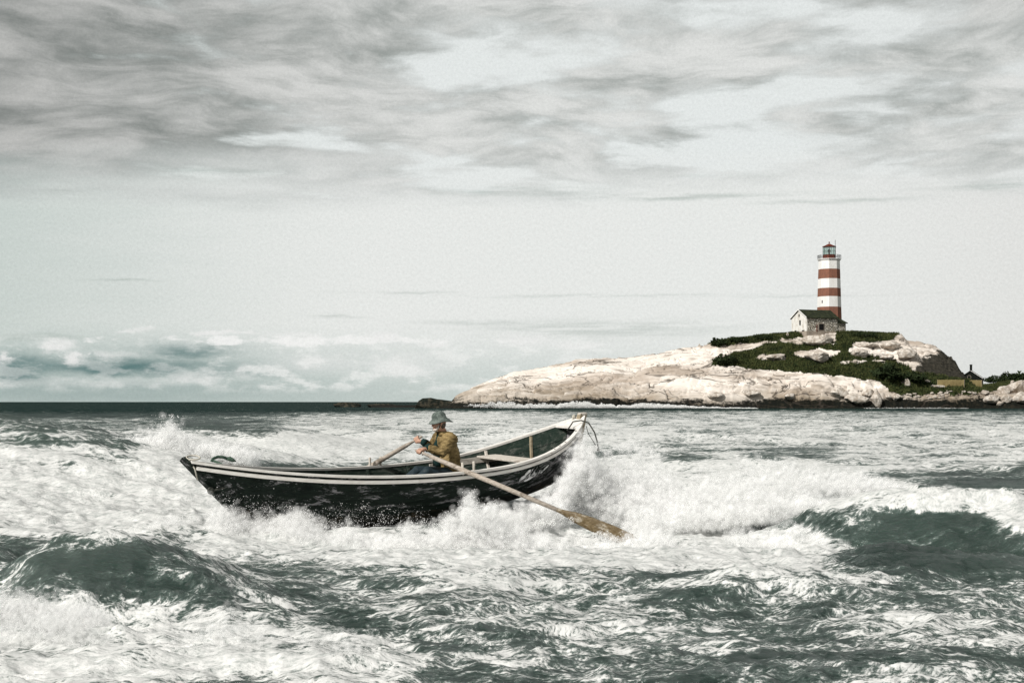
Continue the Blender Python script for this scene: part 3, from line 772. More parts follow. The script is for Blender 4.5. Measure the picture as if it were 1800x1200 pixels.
principled(g, g.mix(g.step(n2, .5, .75) * .5, g.mix(g.step(n1, .35, .65), (.30, .25, .20, 1), (.66, .61, .55, 1)), (.22, .18, .14, 1)), .9, g.bump(n1 + n2 * .4, .8, .3), .15)
m_rock_dark, g = material('wet dark rock')
p = g.coord('Object'); n1 = g.noise(p, .8, 6, .7)
principled(g, g.mix(g.step(n1, .4, .7), (.010, .014, .011, 1), (.07, .06, .042, 1)), .7, g.bump(n1, .8, .4), .08)
def build_rocks():
    R = [  # px, base py, w, h, label, depth, sharp
        (1436, 631, 66, 19, 'largest pale outcrop in the turf below the lighthouse house', .7, 0),
        (1364, 632, 46, 9, 'low flat pale outcrop at the left of the turf slope', .7, 0),
        (1510, 624, 40, 15, 'rounded pale outcrop in the turf right of the largest one', .7, 0),
        (1432, 606, 84, 17, 'long smooth slab just under the front of the stone house', .6, 0),
        (1524, 610, 46, 8, 'thin flat slab high in the turf right of the lighthouse', .6, 0),
        (1566, 613, 44, 14, 'sloping pale slab near the top right shoulder of the hill', .7, 0),
        (1592, 628, 46, 20, 'cracked block of granite beside the dark cliff shoulder', .8, 0),
        (1560, 632, 30, 9, 'narrow slab under the cracked block on the right shoulder', .6, 0),
        (1503, 637, 8, 6, 'tiny white boulder alone in the middle of the turf', .9, 0),
        (1545, 636, 20, 4, 'thin pale ledge low in the turf right of the tiny boulder', .6, 0),
        (1594, 677, 12, 16, 'tall narrow pale stone in the dark hollow right of the slabs', .8, .3),
        (1546, 662, 8, 4, 'small pale stone at the edge of the dark turf hollow', .8, 0),
        (1526, 697, 24, 13, 'square white boulder beside the pointed rock on the shore', .8, 0),
        (1541, 711, 26, 28, 'pointed tan rock standing like a pyramid at the water', .8, .85),
        (1474, 699, 34, 20, 'leaning brown block at the shore left of the white boulder', .8, .3),
        (1506, 706, 44, 16, 'tilted slab sloping into the water left of the pointed rock', .7, .1),
        (1560, 700, 16, 8, 'broken stone just right of the pointed rock', .8, .2),
        (1574, 702, 18, 12, 'jagged pale stone at the mouth of the small cove', .8, .4),
        (1651, 682, 20, 6, 'flat white stone in the grass in front of the reed fence', .7, 0),
        (1630, 672, 12, 5, 'small stone at the left end of the reed fence', .7, 0),
        (1731, 694, 16, 8, 'rounded stone on the low shore below the dark hut', .8, 0),
        (1764, 692, 22, 16, 'white boulder at the left of the right-hand rock heap', .8, 0),
        (1786, 690, 46, 24, 'big layered block in the rock heap at the right edge', .8, 0),
        (1742, 708, 32, 14, 'bulky boulder at the waterline under the rock heap', .8, 0),
        (1770, 706, 22, 12, 'brown boulder between two pale ones at the right waterline', .8, 0),
        (1794, 706, 34, 18, 'cracked boulder at the right frame edge by the water', .8, 0),
        (1757, 713, 14, 8, 'small pale stone touching the water at far right', .8, 0),
        (1781, 676, 10, 8, 'small white stone perched above the right rock heap', .9, 0),
        (1795, 676, 14, 9, 'stone perched at the right edge above the layered block', .9, 0),
        (1388, 700, 30, 9, 'dark cracked block low on the shore slabs', .8, 0),
        (1320, 698, 40, 12, 'low ledge block at the foot of the bare slabs', .7, 0),
        (1260, 702, 34, 10, 'small ledge block at the water under the bare slabs', .7, 0),
        (1352, 668, 14, 5, 'loose stone lying on the bare slabs', .8, 0),
        (1384, 590, 6, 5, 'pale block beside the corner of the stone house', .9, 0),
        (1229, 608, 5, 6, 'small cairn of stones on the skyline left of the turf', .9, .4)]
    for k, (px, py, w, h, lab, dp, sh) in enumerate(R):
        rock(px, py, w, h, lab, 'boulder', seed=k * 7, depth=dp, sharp=sh)
    r = np.random.default_rng(4)
    for k in range(34):
        px = r.uniform(1585, 1720); py = 706 - (px - 1585) * .05 + r.uniform(-9, 2) - 4
        s = r.uniform(2.5, 8); rock(px, py, s * 1.4, s * .5, 'small broken stone among the pebbly rubble below the grass bank', 'beach_stone', seed=200 + k, sub=2, group='rubble stones on the low shore')
    # reefs off the left tip
    rock(608, 710, 60, 12.5, 'low black skerry furthest left off the island tip', 'skerry', Y=521, seed=301, depth=.8, dark=1, base=-.6)
    rock(672, 710, 66, 11.5, 'low black skerry between the furthest one and the island tip', 'skerry', Y=500, seed=305, depth=.8, dark=1, base=-.6)
    rock(765, 711, 104, 25, 'dark seaweedy reef joined to the left tip of the island', 'skerry', Y=418, seed=309, depth=.5, dark=1, base=-.8)
build_rocks()
for k, (px, py, w, h, lab) in enumerate([
        (1262, 607, 30, 12, 'low dark bush at the left end of the upper turf strip'), (1300, 601, 40, 9, 'long dark bush on the skyline left of the stone house'),
        (1345, 596, 40, 8, 'flat bush on the skyline close to the stone house'), (1520, 592, 50, 8, 'heath bush on the crest right of the lighthouse'),
        (1560, 668, 50, 24, 'dense dark bush in the hollow below the right shoulder'), (1605, 672, 50, 16, 'dark bush at the foot of the shaded cliff'),
        (1275, 640, 46, 16, 'bush at the left tip of the main turf slope')]):
    bush(px, py, w, h, lab, n=700, seed=k + 3)
for k, (px, py, w, h, lab) in enumerate([(1753, 672, 60, 11, 'dark hedge-like bush just right of the hut'), (1778, 672, 50, 16, 'taller dark bush right of the hut behind the rock heap'), (1815, 672, 70, 17, 'dark bush cut by the right frame edge')]):
    bush(px, py, w, h, lab, Y=452, n=900, seed=k + 40)

# ------------------------------------------------------------------ lighthouse
def stone_mat(name, a, b, joint, scale):
    m, g = material(name); p = g.coord('Object')
    n = g.noise(p, .8, 5, .6); v = g.voro(p, scale, 'DISTANCE_TO_EDGE'); c = g.n.new('ShaderNodeTexVoronoi'); g.put(c.inputs['Vector'], p); c.inputs['Scale'].default_value = scale
    tone_ = g.sep(V(g, c.outputs['Color']))[0]
    col = g.mix(g.step(v, .0, .09), joint, g.mix(tone_, a, b)); col = g.mix(g.step(n, .5, .75) * .4, col, joint)
    principled(g, col, .9, g.bump(g.step(v, 0.0, .15) + n * .3, 1.0, .25), .1); return m
def paint(name, a, b, rough=.6, sc=2.0, bumpd=.05):
    m, g = material(name); p = g.coord('Object'); n = g.noise(g.mapping(p, (1, 1, .35)), sc, 6, .65); n2 = g.noise(p, sc * 6, 4, .7)
    principled(g, g.mix(g.step(n * .6 + n2 * .4, .42, .68), a, b), rough, g.bump(n2, .4, bumpd), .06); return m
m_white = paint('weathered white paint', (.82, .81, .79, 1), (.70, .68, .64, 1), .6, .5)
m_red = paint('weathered brick red paint', (.25, .115, .078, 1), (.16, .085, .062, 1), .8, 1.8)
m_rust = paint('dark red iron', (.16, .045, .03, 1), (.05, .02, .016, 1), .6, 1.5)
m_iron = paint('dark iron', (.03, .032, .03, 1), (.06, .05, .045, 1), .5, 2)
m_stone = stone_mat('limewashed rubble stone', (.74, .70, .62, 1), (.40, .36, .29, 1), (.07, .065, .05, 1), 1.5)
m_gable = paint('whitewashed gable with bare patches', (.80, .79, .75, 1), (.42, .37, .30, 1), .8, .7, .1)
m_found = paint('concrete footing', (.34, .29, .24, 1), (.20, .17, .14, 1), .9, .8)
m_roof = paint('mossy slate roof', (.018, .022, .014, 1), (.05, .058, .030, 1), .8, .9)
m_dark = paint('dark opening', (.01, .01, .01, 1), (.02, .02, .018, 1), .5)
m_black = paint('tarred boards', (.008, .010, .008, 1), (.02, .022, .018, 1), .8)
m_reed = paint('dry reed', (.34, .27, .13, 1), (.20, .15, .07, 1), .9, 1.2)
m_gla, g = material('lantern glass')
tr = g.n.new('ShaderNodeBsdfTransparent'); tr.inputs['Color'].default_value = (.86, .92, .90, 1); gl = g.n.new('ShaderNodeBsdfGlossy'); gl.inputs['Roughness'].default_value = .05
mx = g.n.new('ShaderNodeMixShader'); mx.inputs[0].default_value = .12; g.l.new(tr.outputs[0], mx.inputs[1]); g.l.new(gl.outputs[0], mx.inputs[2]); g.l.new(mx.outputs[0], g.out.inputs[0])
def build_lighthouse():
    YL = 453.0; k = YL / F_PX
    cx = (1457.6 - CX) * k
    def zof(py): return EYE + (HY - py) * k
    root = empty('lighthouse', (cx, YL, zof(600)))
    tag(root, 'octagonal lighthouse with red and white bands on top of the granite island', 'lighthouse')
    c22 = math.cos(math.radians(22.5))
    view_az = math.atan2(cx, YL)                              # the tower's faces are turned 23 degrees from the sight line
    def rad(py): return (17.9 + (py - 456) * (2.7 / 90)) * k / .985
    def octo(r, z, off=-.5):
        out = []
        for j in range(8):
            a = math.radians(-23 + 22.5 + 45 * j) - view_az
            out.append(Vector((cx + r * math.sin(a), YL - r * math.cos(a), z)))
        return out
    bands = [(456, 473.5, m_white), (473.5, 490.3, m_red), (490.3, 506.9, m_white), (506.9, 521.6, m_red), (521.6, 539.8, m_white), (539.8, 604, m_red)]
    for (a, b, m) in bands:
        mb = MB(); mb.loft([octo(rad(b), zof(b)), octo(rad(a), zof(a) - .004)]); mb.build('tower_band', m, root)
    # window slit on the left front face
    a = math.radians(-23) - view_az; n_ = Vector((math.sin(a), -math.cos(a), 0)); t_ = Vector((math.cos(a), math.sin(a), 0))
    for (py, dx) in ((531, -.9),):
        ap = rad(py) * c22; c = Vector((cx, YL, zof(py))) + n_ * (ap + .02) + t_ * dx
        R = Matrix((t_, n_, Vector((0, 0, 1)))).transposed()
        mb = MB(); mb.box(c, (.28, .12, .9), R); mb.build('window', m_dark, root)
    # gallery: corbel, deck, railing
    mb = MB(); mb.loft([octo(rad(457) * .99, zof(459.5)), octo(20.6 * k, zof(456.2)), octo(20.6 * k, zof(455.4))]); mb.build('gallery_deck', m_white, root)
    mb = MB()
    for f_ in (.35, .7, 1.0):
        r = octo(20.2 * k, zof(455.4) + f_ * 1.18)
        mb.tube(r + [r[0]], .045, 5, cap=False)
    mb.build('handrail', m_iron, root)
    r = octo(20.2 * k, zof(455.4)); n = 0
    for j in range(8):
        for f_ in (0, .33, .66):
            p = r[j].lerp(r[(j + 1) % 8], f_); mb = MB(); mb.tube([p, p + Vector((0, 0, 1.25))], .055, 5); mb.build('railing_post', m_iron, root)
    # lantern
    mb = MB(); mb.loft([octo(11.2 * k, zof(455.35)), octo(11.2 * k, zof(448.2))]); mb.build('lantern_wall', m_rust, root)
    top, bot = octo(10.9 * k, zof(434.3)), octo(10.9 * k, zof(448.2))
    for j in range(8):
        a_, b_, c_, d_ = bot[j], bot[(j + 1) % 8], top[(j + 1) % 8], top[j]
        mb = MB(); ins = (a_ + b_ + c_ + d_) / 4; q = [x.lerp(ins, .04) for x in (a_, b_, c_, d_)]
        off = (ins - Vector((cx, YL, ins.z))).normalized() * .012
        mb.loft([[x - off for x in q], [x + off for x in q]]); mb.build('glass_pane', m_gla, root)
        mb = MB(); mb.tube([a_, d_], .055, 6)
        mb.tube([a_.lerp(b_, .5), d_.lerp(c_, .5)], .03, 5); mb.build('glazing_bar', m_iron, root)
    mb = MB()
    for f_ in (.5,):
        rr = [a_.lerp(b_, f_) for a_, b_ in zip(bot, top)]; mb.tube(rr + [rr[0]], .035, 5, cap=False)
    mb.build('glazing_ring', m_iron, root)
    mb = MB(); mb.tube([(cx, YL, zof(448)), (cx, YL, zof(444))], .25, 8); mb.ball((cx, YL, zof(441.5)), (.5, .5, .7)); mb.build('lamp_lens', m_iron, root, True)
    mb = MB(); mb.loft([octo(11.6 * k, zof(434.3)), octo(11.9 * k, zof(433.0)), octo(7.2 * k, zof(431.3)), octo(1.6 * k, zof(428.6))]); mb.build('lantern_roof', m_rust, root)
    mb = MB(); mb.tube([(cx, YL, zof(428.6)), (cx, YL, zof(426.8))], .09, 6); mb.ball((cx, YL, zof(426.2)), .24, 10, 6); mb.build('finial', m_rust, root)
    ax = cx + 10.2 * k
    mb = MB(); mb.tube([(ax, YL - .3, zof(455)), (ax, YL - .3, zof(421.5))], .06, 6)
    for py in (423, 425.2, 427.4, 429.6, 432): mb.box((ax, YL - .3, zof(py)), (.34, .05, .05)); mb.box((ax, YL - .3, zof(py)), (.05, .34, .05))
    mb.build('antenna', m_iron, root)
build_lighthouse()

def build_stone_house():
    YH = 434.0; k = YH / F_PX
    yaw = math.radians(22.5)                      # long side faces right of the camera
    L, W = 11.2, 8.2
    def zof(py): return EYE + (HY - py) * k
    corner = at(1418, 583, YH)                  # near corner between gable and long side
    vx = at(1418, 0, YH).x
    sd = Vector((math.cos(yaw), math.sin(yaw), 0)); gd = Vector((-math.sin(yaw), math.cos(yaw), 0))   # along long side, along gable
    zb, ze, zr = zof(585.5), zof(557.2), zof(543.6)
    root = empty('stone_house', (vx, YH, zb))
    tag(root, 'rubble stone keeper house with mossy slate roof at the foot of the lighthouse', 'house')
    O = Vector((vx, YH, 0))
    def P(a, b, z): q = O + sd * a + gd * b; return Vector((q.x, q.y, z))
    z0 = zb - 2.5
    # footing and walls as solid prisms
    mb = MB(); mb.loft([[P(-.12, -.12, z0), P(L + 3.5, -.12, z0), P(L + 3.5, W + .12, z0), P(-.12, W + .12, z0)], [P(-.12, -.12, zb + .7), P(L + 3.5, -.12, zb + .7), P(L + 3.5, W + .12, zb + .7), P(-.12, W + .12, zb + .7)]])
    mb.build('footing', m_found, root)
    mb = MB(); mb.loft([[P(.3, 0, zb + .7), P(L, 0, zb + .7), P(L, W, zb + .7), P(.3, W, zb + .7)], [P(.3, 0, ze), P(L, 0, ze), P(L, W, ze), P(.3, W, ze)]]); mb.build('wall', m_stone, root)
    prof = [P(0, 0, zb + .7), P(0, W, zb + .7), P(0, W, ze), P(0, W / 2, zr - .25), P(0, 0, ze)]
    mb = MB(); mb.loft([prof, [p + sd * .3 for p in prof]]); w = mb.build('gable_wall', m_gable, root)
    prof = [P(L - .3, 0, ze), P(L - .3, W, ze), P(L - .3, W / 2, zr - .25)]
    mb = MB(); mb.loft([prof, [p + sd * .3 for p in prof]]); mb.build('gable_wall', m_stone, root)
    # roof slopes with thickness and overhang
    for s in (0, 1):
        b0, b1 = (-.45, W / 2) if s == 0 else (W + .45, W / 2)
        zl = ze - .28
        lo = [P(-.35, b0, zl), P(L + .35, b0, zl), P(L + .35, b1, zr), P(-.35, b1, zr)]
        mb = MB(); mb.loft([lo, [p + Vector((0, 0, .24)) for p in lo]]); mb.build('roof_slope', m_roof, root)
        mb = MB()
        for (A_, B_) in ((lo[0], lo[3]),):
            d = -sd * .07
            mb.loft([[A_ + d, B_ + d, B_ + d + Vector((0, 0, .30)), A_ + d + Vector((0, 0, .30))], [A_, B_, B_ + Vector((0, 0, .30)), A_ + Vector((0, 0, .30))]])
        mb.build('bargeboard', m_white, root)
    # lean-to annex at the right end
    La, za, zra = 3.3, ze - 1.55, ze - .05
    mb = MB(); mb.loft([[P(L, .25, zb + .7), P(L + La, .25, zb + .7), P(L + La, W - .6, zb + .7), P(L, W - .6, zb + .7)], [P(L, .25, za), P(L + La, .25, za), P(L + La, W - .6, za), P(L, W - .6, za)]]); mb.build('annex_wall', m_stone, root)
    pr = [P(L - .002, -.15, za - .1), P(L - .002, W / 2, zra), P(L - .002, W, za - .1)]
    pr2 = [p + sd * (La + .5) for p in pr]
    mb = MB(); mb.loft([pr + [p + Vector((0, 0, .2)) for p in pr[::-1]], pr2 + [p + Vector((0, 0, .2)) for p in pr2[::-1]]]); mb.build('annex_roof', m_roof, root)
    # gable openings
    RG = Matrix((gd, -sd, Vector((0, 0, 1)))).transposed(); RS = Matrix((sd, -gd, Vector((0, 0, 1)))).transposed()
    def open_(name, b, py, w, h):
        f = MB(); f.box(P(-.03, b, zof(py)), (w + .2, .10, h + .2), RG); fr = f.build('window_frame', m_gable, root)
        mb = MB(); mb.box(P(-.07, b, zof(py)), (w, .08, h), RG); mb.build('pane', m_dark, fr)
    open_('window', W * .48, 553, .55, .75)
    open_('window', W * .42, 566, .75, 1.5)
    mb = MB(); mb.box(P(-.04, W * .72, zof(580.3)), (.9, .1, .4), RG); mb.build('vent_opening', m_dark, root)
    mb = MB(); mb.box(P(-.04, W * .22, zof(580.6)), (1.3, .1, .35), RG); mb.build('vent_opening', m_dark, root)
    # dark doorway and window on the long side, with drain pipe
    f = MB(); f.box(P(5.2, -.04, zof(574)), (2.3, .12, 2.4), RS); fr = f.build('window_frame', m_found, root)
    mb = MB(); mb.box(P(5.3, -.09, zof(574)), (1.7, .1, 1.9), RS); mb.build('pane', m_dark, fr)
    mb = MB(); mb.tube([P(3.6, -.12, zof(583)), P(3.6, -.12, zof(569))], .11, 6); mb.build('drain_pipe', m_rust, root)
build_stone_house()

def build_hut():
    YH = 441.0; k = YH / F_PX
    def zof(py): return EYE + (HY - py) * k
    root = empty('hut', (at(1714, 0, YH).x, YH, zof(673)))
    tag(root, 'small black hut with a chimney behind the reed fence at right', 'hut')
    yaw = math.radians(30); sd = Vector((math.cos(yaw), math.sin(yaw), 0)); gd = Vector((-math.sin(yaw), math.cos(yaw), 0))
    O = at(1726, 0, YH); O.z = 0
    W = 6.0; L = 5.0; zb, ze, zr = zof(680), zof(664), zof(651.5)
    def P(a, b, z): q = O + sd * a + gd * b; return Vector((q.x, q.y, z))
    gd = Vector((-.92, .39, 0)); sd = Vector((.39, .92, 0)); W = 6.7
    prof = lambda a: [P(a, 0, zb), P(a, W, zb), P(a, W, ze), P(a, W / 2, zr), P(a, 0, ze)]
    mb = MB(); mb.loft([prof(0), prof(L)]); mb.build('wall', m_black, root)
    for b0 in (-.35, W + .35):
        lo = [P(-.3, b0, ze - .3), P(L + .3, b0, ze - .3), P(L + .3, W / 2, zr), P(-.3, W / 2, zr)]
        mb = MB(); mb.loft([lo, [p + Vector((0, 0, .2)) for p in lo]]); mb.build('roof_slope', m_roof, root)
    lo = [P(-.35, -.35, ze - .3), P(-.35, W / 2, zr)]
    mb = MB(); mb.tube([p + Vector((0, 0, .1)) for p in lo], .09, 4); mb.build('bargeboard', m_white, root)
    c = P(1.2, W / 2, zof(648)); mb = MB(); mb.box(c, (.6, .6, 2.6)); mb.box(c + Vector((0, 0, 1.3)), (.72, .72, .2)); mb.build('chimney', m_black, root)
    c = P(-.02, W * .56, zof(662.5)); mb = MB()
    n_ = gd.cross(Vector((0, 0, 1))).normalized()
    ring = [c + gd * .55 * math.cos(t) + Vector((0, 0, .55 * math.sin(t))) for t in np.linspace(0, 2 * math.pi, 14)]
    mb.tube(ring, .06, 5, cap=False); mb.build('round_window', m_found, root)
    # reed fence: separate runs of upright reeds
    Yf = 432.0; kf = Yf / F_PX
    for (x0, x1, y0, y1, lab) in ((1648, 1695, 668, 677, 'longer run of dry yellow reed fence left of the hut'), (1698, 1726, 668.5, 677, 'shorter run of dry yellow reed fence in front of the hut')):
        Yf = land_hit((x0 + x1) / 2, y1 - .5).y - .4; kf = Yf / F_PX; y0 -= .8
        a = at(x0, y1, Yf); b = at(x1, y1, Yf); h = (y1 - y0) * kf
        f = empty('reed_fence', tuple((a + b) / 2)); tag(f, lab, 'fence')
        mb = MB(); n = int((b.x - a.x) / .16)
        for i in range(n):
            x = a.x + (b.x - a.x) * i / n; mb.box((x, Yf + random.uniform(-.03, .03), a.z + h / 2 - .5), (.12, .05, h + 1 + random.uniform(-.15, .1)))
        r = mb.build('reed_panel', m_reed, f); r['kind'] = 'stuff'
        for i in range(4):
            x = a.x + (b.x - a.x) * i / 3; mb = MB(); mb.box((x, Yf + .12, a.z + h / 2 - .4), (.14, .14, h + .9)); mb.build('post', m_found, f)
random.seed(3)
build_hut()

# ------------------------------------------------------------------ boat
def wood(name, a, b, c, worn=.35, sc=(1.2, 10, 10), rough=.75, bd=.004, worn_lo=.52, worn_hi=.62, bow=0.0):
    """painted or bare boards: long grain, with worn patches showing colour c"""
    m, g = material(name); p = g.coord('Object')
    gr = g.noise(g.mapping(p, sc), 3.0, 6, .65, .3); n = g.noise(g.mapping(p, (1.6, 7, 7)), 1.4, 7, .7, .6); f = g.noise(g.mapping(p, (6, 60, 60)), 1.5, 4, .7)
    q = n * .7 + f * .3
    if bow: q = q + g.step(g.sep(p)[0] , .9, 2.6) * bow      # the forward planks have been scuffed most
    w = g.step(q, worn_lo, worn_hi) * worn
    col = g.mix(w, g.mix(g.step(gr, .35, .65), a, b), c)
    principled(g, col, rough, g.bump(gr * .6 + f * .6 - w * .4, .7, bd), .09); return m
m_hull = wood('worn black green hull paint', (.006, .010, .008, 1), (.014, .022, .017, 1), (.30, .29, .30, 1), .85, worn_lo=.53, worn_hi=.62, rough=.65, bow=.07)
m_hull_low = wood('wet dark bottom paint', (.008, .010, .008, 1), (.022, .024, .018, 1), (.10, .065, .03, 1), .7, worn_lo=.53, worn_hi=.63, rough=.45, bow=.03)
m_inside = wood('dark green inside paint', (.010, .020, .015, 1), (.024, .036, .028, 1), (.14, .14, .125, 1), .55, rough=.8, worn_lo=.50, worn_hi=.62)
m_rail = wood('bleached white rail', (.62, .59, .55, 1), (.74, .72, .68, 1), (.30, .25, .20, 1), .8, rough=.8, worn_lo=.58, worn_hi=.68)
m_bare = wood('bleached bare wood', (.46, .42, .37, 1), (.60, .56, .50, 1), (.22, .18, .14, 1), .8, rough=.85)
m_stem = wood('tan stem wood', (.22, .18, .12, 1), (.32, .27, .19, 1), (.09, .08, .05, 1), .7)
m_oar = wood('grey weathered oar wood', (.30, .255, .21, 1), (.46, .41, .355, 1), (.12, .095, .07, 1), .85, sc=(4, 14, 14), bd=.002)
m_blade = wood('wet brown oar blade', (.085, .06, .03, 1), (.17, .13, .075, 1), (.42, .39, .33, 1), .7, sc=(5, 14, 14), bd=.002, rough=.5)
m_rope = wood('old tarred rope', (.035, .040, .034, 1), (.08, .08, .07, 1), (.2, .19, .16, 1), .5)
m_rope_l = wood('pale rope', (.42, .40, .34, 1), (.55, .52, .46, 1), (.3, .27, .22, 1), .5)
m_letter, g = material('flaking white lettering')
n = g.noise(g.coord('Object'), 40, 5, .7); principled(g, g.mix(g.step(n, .56, .66), (.80, .80, .80, 1), (.2, .21, .21, 1)), .8, None, .1)

def top_edge(S, side): hb, z = half_beam(S); return Vector((S * BOAT['L'] / 2, side * hb, z))
def bottom_edge(S, side):
    """chine line of the flat bottom, parameter S matched to the rail above"""
    x = (S * BOAT['L'] / 2) * .80 if S < 0 else (S * BOAT['L'] / 2) * .90
    u = abs(S); hb, z = half_beam(S)
    b = .40 * (1 - u ** 2.2) + .012
    zz = -.64 + (.34 if S < 0 else .26) * u ** 2.4
    return Vector((x, side * b, zz))
def hull_pt(S, v, side):
    """v = 0 at the chine, 1 at the rail; a little round in the flare"""
    a = bottom_edge(S, side); b = top_edge(S, side); p = a.lerp(b, v)
    p.y += side * .055 * math.sin(math.pi * v) * (1 - abs(S) ** 3)
    return p
NS = 40
SS = [-1 + 2 * i / NS for i in range(NS + 1)]
def boat_obj(name, mb, mat, parent, smooth=False, bevel=0):
    mb.v = [tuple(BM @ Vector(v)) for v in mb.v]
    o = mb.build(name, mat, None, smooth, bevel)
    # keep the mesh in the boat's own frame so wood grain follows the boards
    o.data.transform(BMI)
    o.parent = parent
    if parent is not boat: o.matrix_parent_inverse = Matrix.Identity(4)
    return o
boat = bpy.data.objects.new('rowing_boat', None); COL.objects.link(boat); boat.matrix_world = BM
boat.empty_display_size = .3
tag(boat, 'weathered dark green wooden dory with white rails riding the waves', 'rowing boat')
def build_boat():
    cuts = [0, .25, .50, .74, 1.0]
    for side in (-1, 1):
        for k in range(4):
            rings = []
            for S in SS:
                v0, v1 = cuts[k] - (.02 if k else 0), cuts[k + 1]
                a = hull_pt(S, v0, side); b = hull_pt(S, v1, side)
                out = Vector((0, side, -.35)).normalized()
                e = 1 - abs(S) ** 8 * .8
                lapo = .016 * e; th = .016
                r = [a + out * lapo, b + out * .002, b - out * th, a - out * (th - lapo)]
                rings.append(r)
            mb = MB(); mb.loft(rings)
            boat_obj('plank', mb, m_hull_low if k == 0 else m_hull, boat)
        # inside lining sheets read as dark green boards
        for k in range(3):
            rings = []
            for S in SS[1:-1]:
                a = hull_pt(S, [.02, .36, .68][k] + .006, side); b = hull_pt(S, [.36, .68, .985][k] - .006, side); inn = Vector((0, -side, .2)).normalized()
                if abs(a.y) < .06: inn = inn * .3
                rings.append([a + inn * .022, b + inn * .022, b + inn * .034, a + inn * .034])
            mb = MB(); mb.loft(rings); boat_obj('inner_board', mb, m_inside, boat)
        # rails
        rings = []; r2 = []; r3 = []
        for S in SS:
            p = top_edge(S, side); o_ = Vector((0, side, 0)); w_in = min(.055, abs(p.y) + .001)
            rings.append([p + o_ * .030 + Vector((0, 0, -.012)), p + o_ * .030 + Vector((0, 0, .022)), p - o_ * w_in + Vector((0, 0, .022)), p - o_ * w_in + Vector((0, 0, -.012))])
            q = hull_pt(S, .905, side)
            r2.append([q + o_ * .012 + Vector((0, 0, -.028)), q + o_ * .048 + Vector((0, 0, -.024)), q + o_ * .048 + Vector((0, 0, .020)), q + o_ * .012 + Vector((0, 0, .026))])
        mb = MB(); mb.loft(rings); boat_obj('gunwale', mb, m_rail, boat)
        mb = MB(); mb.loft(r2[:-1]); boat_obj('rub_rail', mb, m_rail, boat)
    # bottom boards: three fore-and-aft boards
    for k in range(3):
        rings = []
        for S in SS[1:-1]:
            a = bottom_edge(S, -1); b = bottom_edge(S, 1); p = a.lerp(b, k / 3 + .004); q = a.lerp(b, (k + 1) / 3 - .004)
            rings.append([p, q, q + Vector((0, 0, .02)), p + Vector((0, 0, .02))])
        mb = MB(); mb.loft(rings); boat_obj('bottom_board', mb, m_hull_low, boat)
    # tombstone transom at the left end
    mb = MB(); pr = [hull_pt(-1, v, 1) for v in (0, .3, .6, 1)] + [top_edge(-1, 1).lerp(top_edge(-1, -1), t) + Vector((0, 0, .07 * math.sin(math.pi * t))) for t in (.25, .5, .75)] + [hull_pt(-1, v, -1) for v in (1, .6, .3, 0)]
    mb.loft([[p + Vector((-.035, 0, 0)) for p in pr], [p + Vector((.012, 0, 0)) for p in pr]]); boat_obj('transom', mb, m_hull, boat)
    # stern knee / deck piece
    mb = MB(); a = [top_edge(-.985, -1), top_edge(-.985, 1), top_edge(-.92, 1), top_edge(-.92, -1)]
    mb.loft([[p + Vector((0, 0, -.03)) for p in a], [p + Vector((0, 0, .005)) for p in a]]); boat_obj('stern_deck', mb, m_hull, boat)
    # stem
    a = hull_pt(1, 0, 0); b = hull_pt(1, 1, 0); rings = []
    for t in np.linspace(-.05, 1.06, 12):
        p = Vector((bottom_edge(1, 0).x + (top_edge(1, 0).x - bottom_edge(1, 0).x) * t + .03 * math.sin(math.pi * min(max(t, 0), 1)), 0, bottom_edge(1, 0).z + (top_edge(1, 0).z - bottom_edge(1, 0).z) * t))
        rings.append([p + Vector((-.09, -.045, 0)), p + Vector((.055, -.022, 0)), p + Vector((.055, .022, 0)), p + Vector((-.09, .045, 0))])
    mb = MB(); mb.loft(rings); boat_obj('stem', mb, m_stem, boat)
    # breasthook
    S1 = .90; a = [top_edge(S1, -1), top_edge(.965, -1), top_edge(.995, -1), top_edge(.995, 1), top_edge(.965, 1), top_edge(S1, 1)]
    mb = MB(); mb.loft([[p + Vector((0, 0, -.02)) for p in a], [p + Vector((0, 0, .012)) for p in a]]); boat_obj('breasthook', mb, m_rail, boat)
    # ribs
    for S in (-.72, -.5, -.28, -.06, .16, .38, .585, .80):
        for side in (-1, 1):
            rings = []
            for v in (.02, .25, .5, .75, .96):
                p = hull_pt(S, v, side); inn = Vector((0, -side, .1)).normalized(); t_ = Vector((1, 0, 0))
                rings.append([p + inn * .030 - t_ * .018, p + inn * .030 + t_ * .018, p + inn * .066 + t_ * .016, p + inn * .066 - t_ * .016])
            mb = MB(); mb.loft(rings); boat_obj('rib', mb, m_stem if S > .7 else m_bare if S > .3 else m_inside, boat)
        rings = []
        for t in (-1, 0, 1):
            p = bottom_edge(S, -1).lerp(bottom_edge(S, 1), t * .48 + .5)
            rings.append([p + Vector((-.03, 0, .022)), p + Vector((.03, 0, .022)), p + Vector((.03, 0, .07)), p + Vector((-.03, 0, .07))])
        mb = MB(); mb.loft(rings); boat_obj('floor_timber', mb, m_inside, boat)
    # thwarts
    for S, w_, z_, mt in ((.22, .24, -.24, m_bare), (.575, .30, -.03, m_bare), (-.42, .24, -.26, m_inside)):
        x = S * BOAT['L'] / 2; c0 = []
        def by(S_):
            hb, zt = half_beam(S_); vv = min(max((z_ - bottom_edge(S_, 1).z) / (zt - bottom_edge(S_, 1).z), 0), 1); return hull_pt(S_, vv, 1).y - .045
        d = w_ / BOAT['L']
        y0, y1 = by(S - d), by(S + d)
        mb = MB(); q = [Vector((x - w_ / 2, -y0, z_)), Vector((x + w_ / 2, -y1, z_)), Vector((x + w_ / 2, y1, z_)), Vector((x - w_ / 2, y0, z_))]
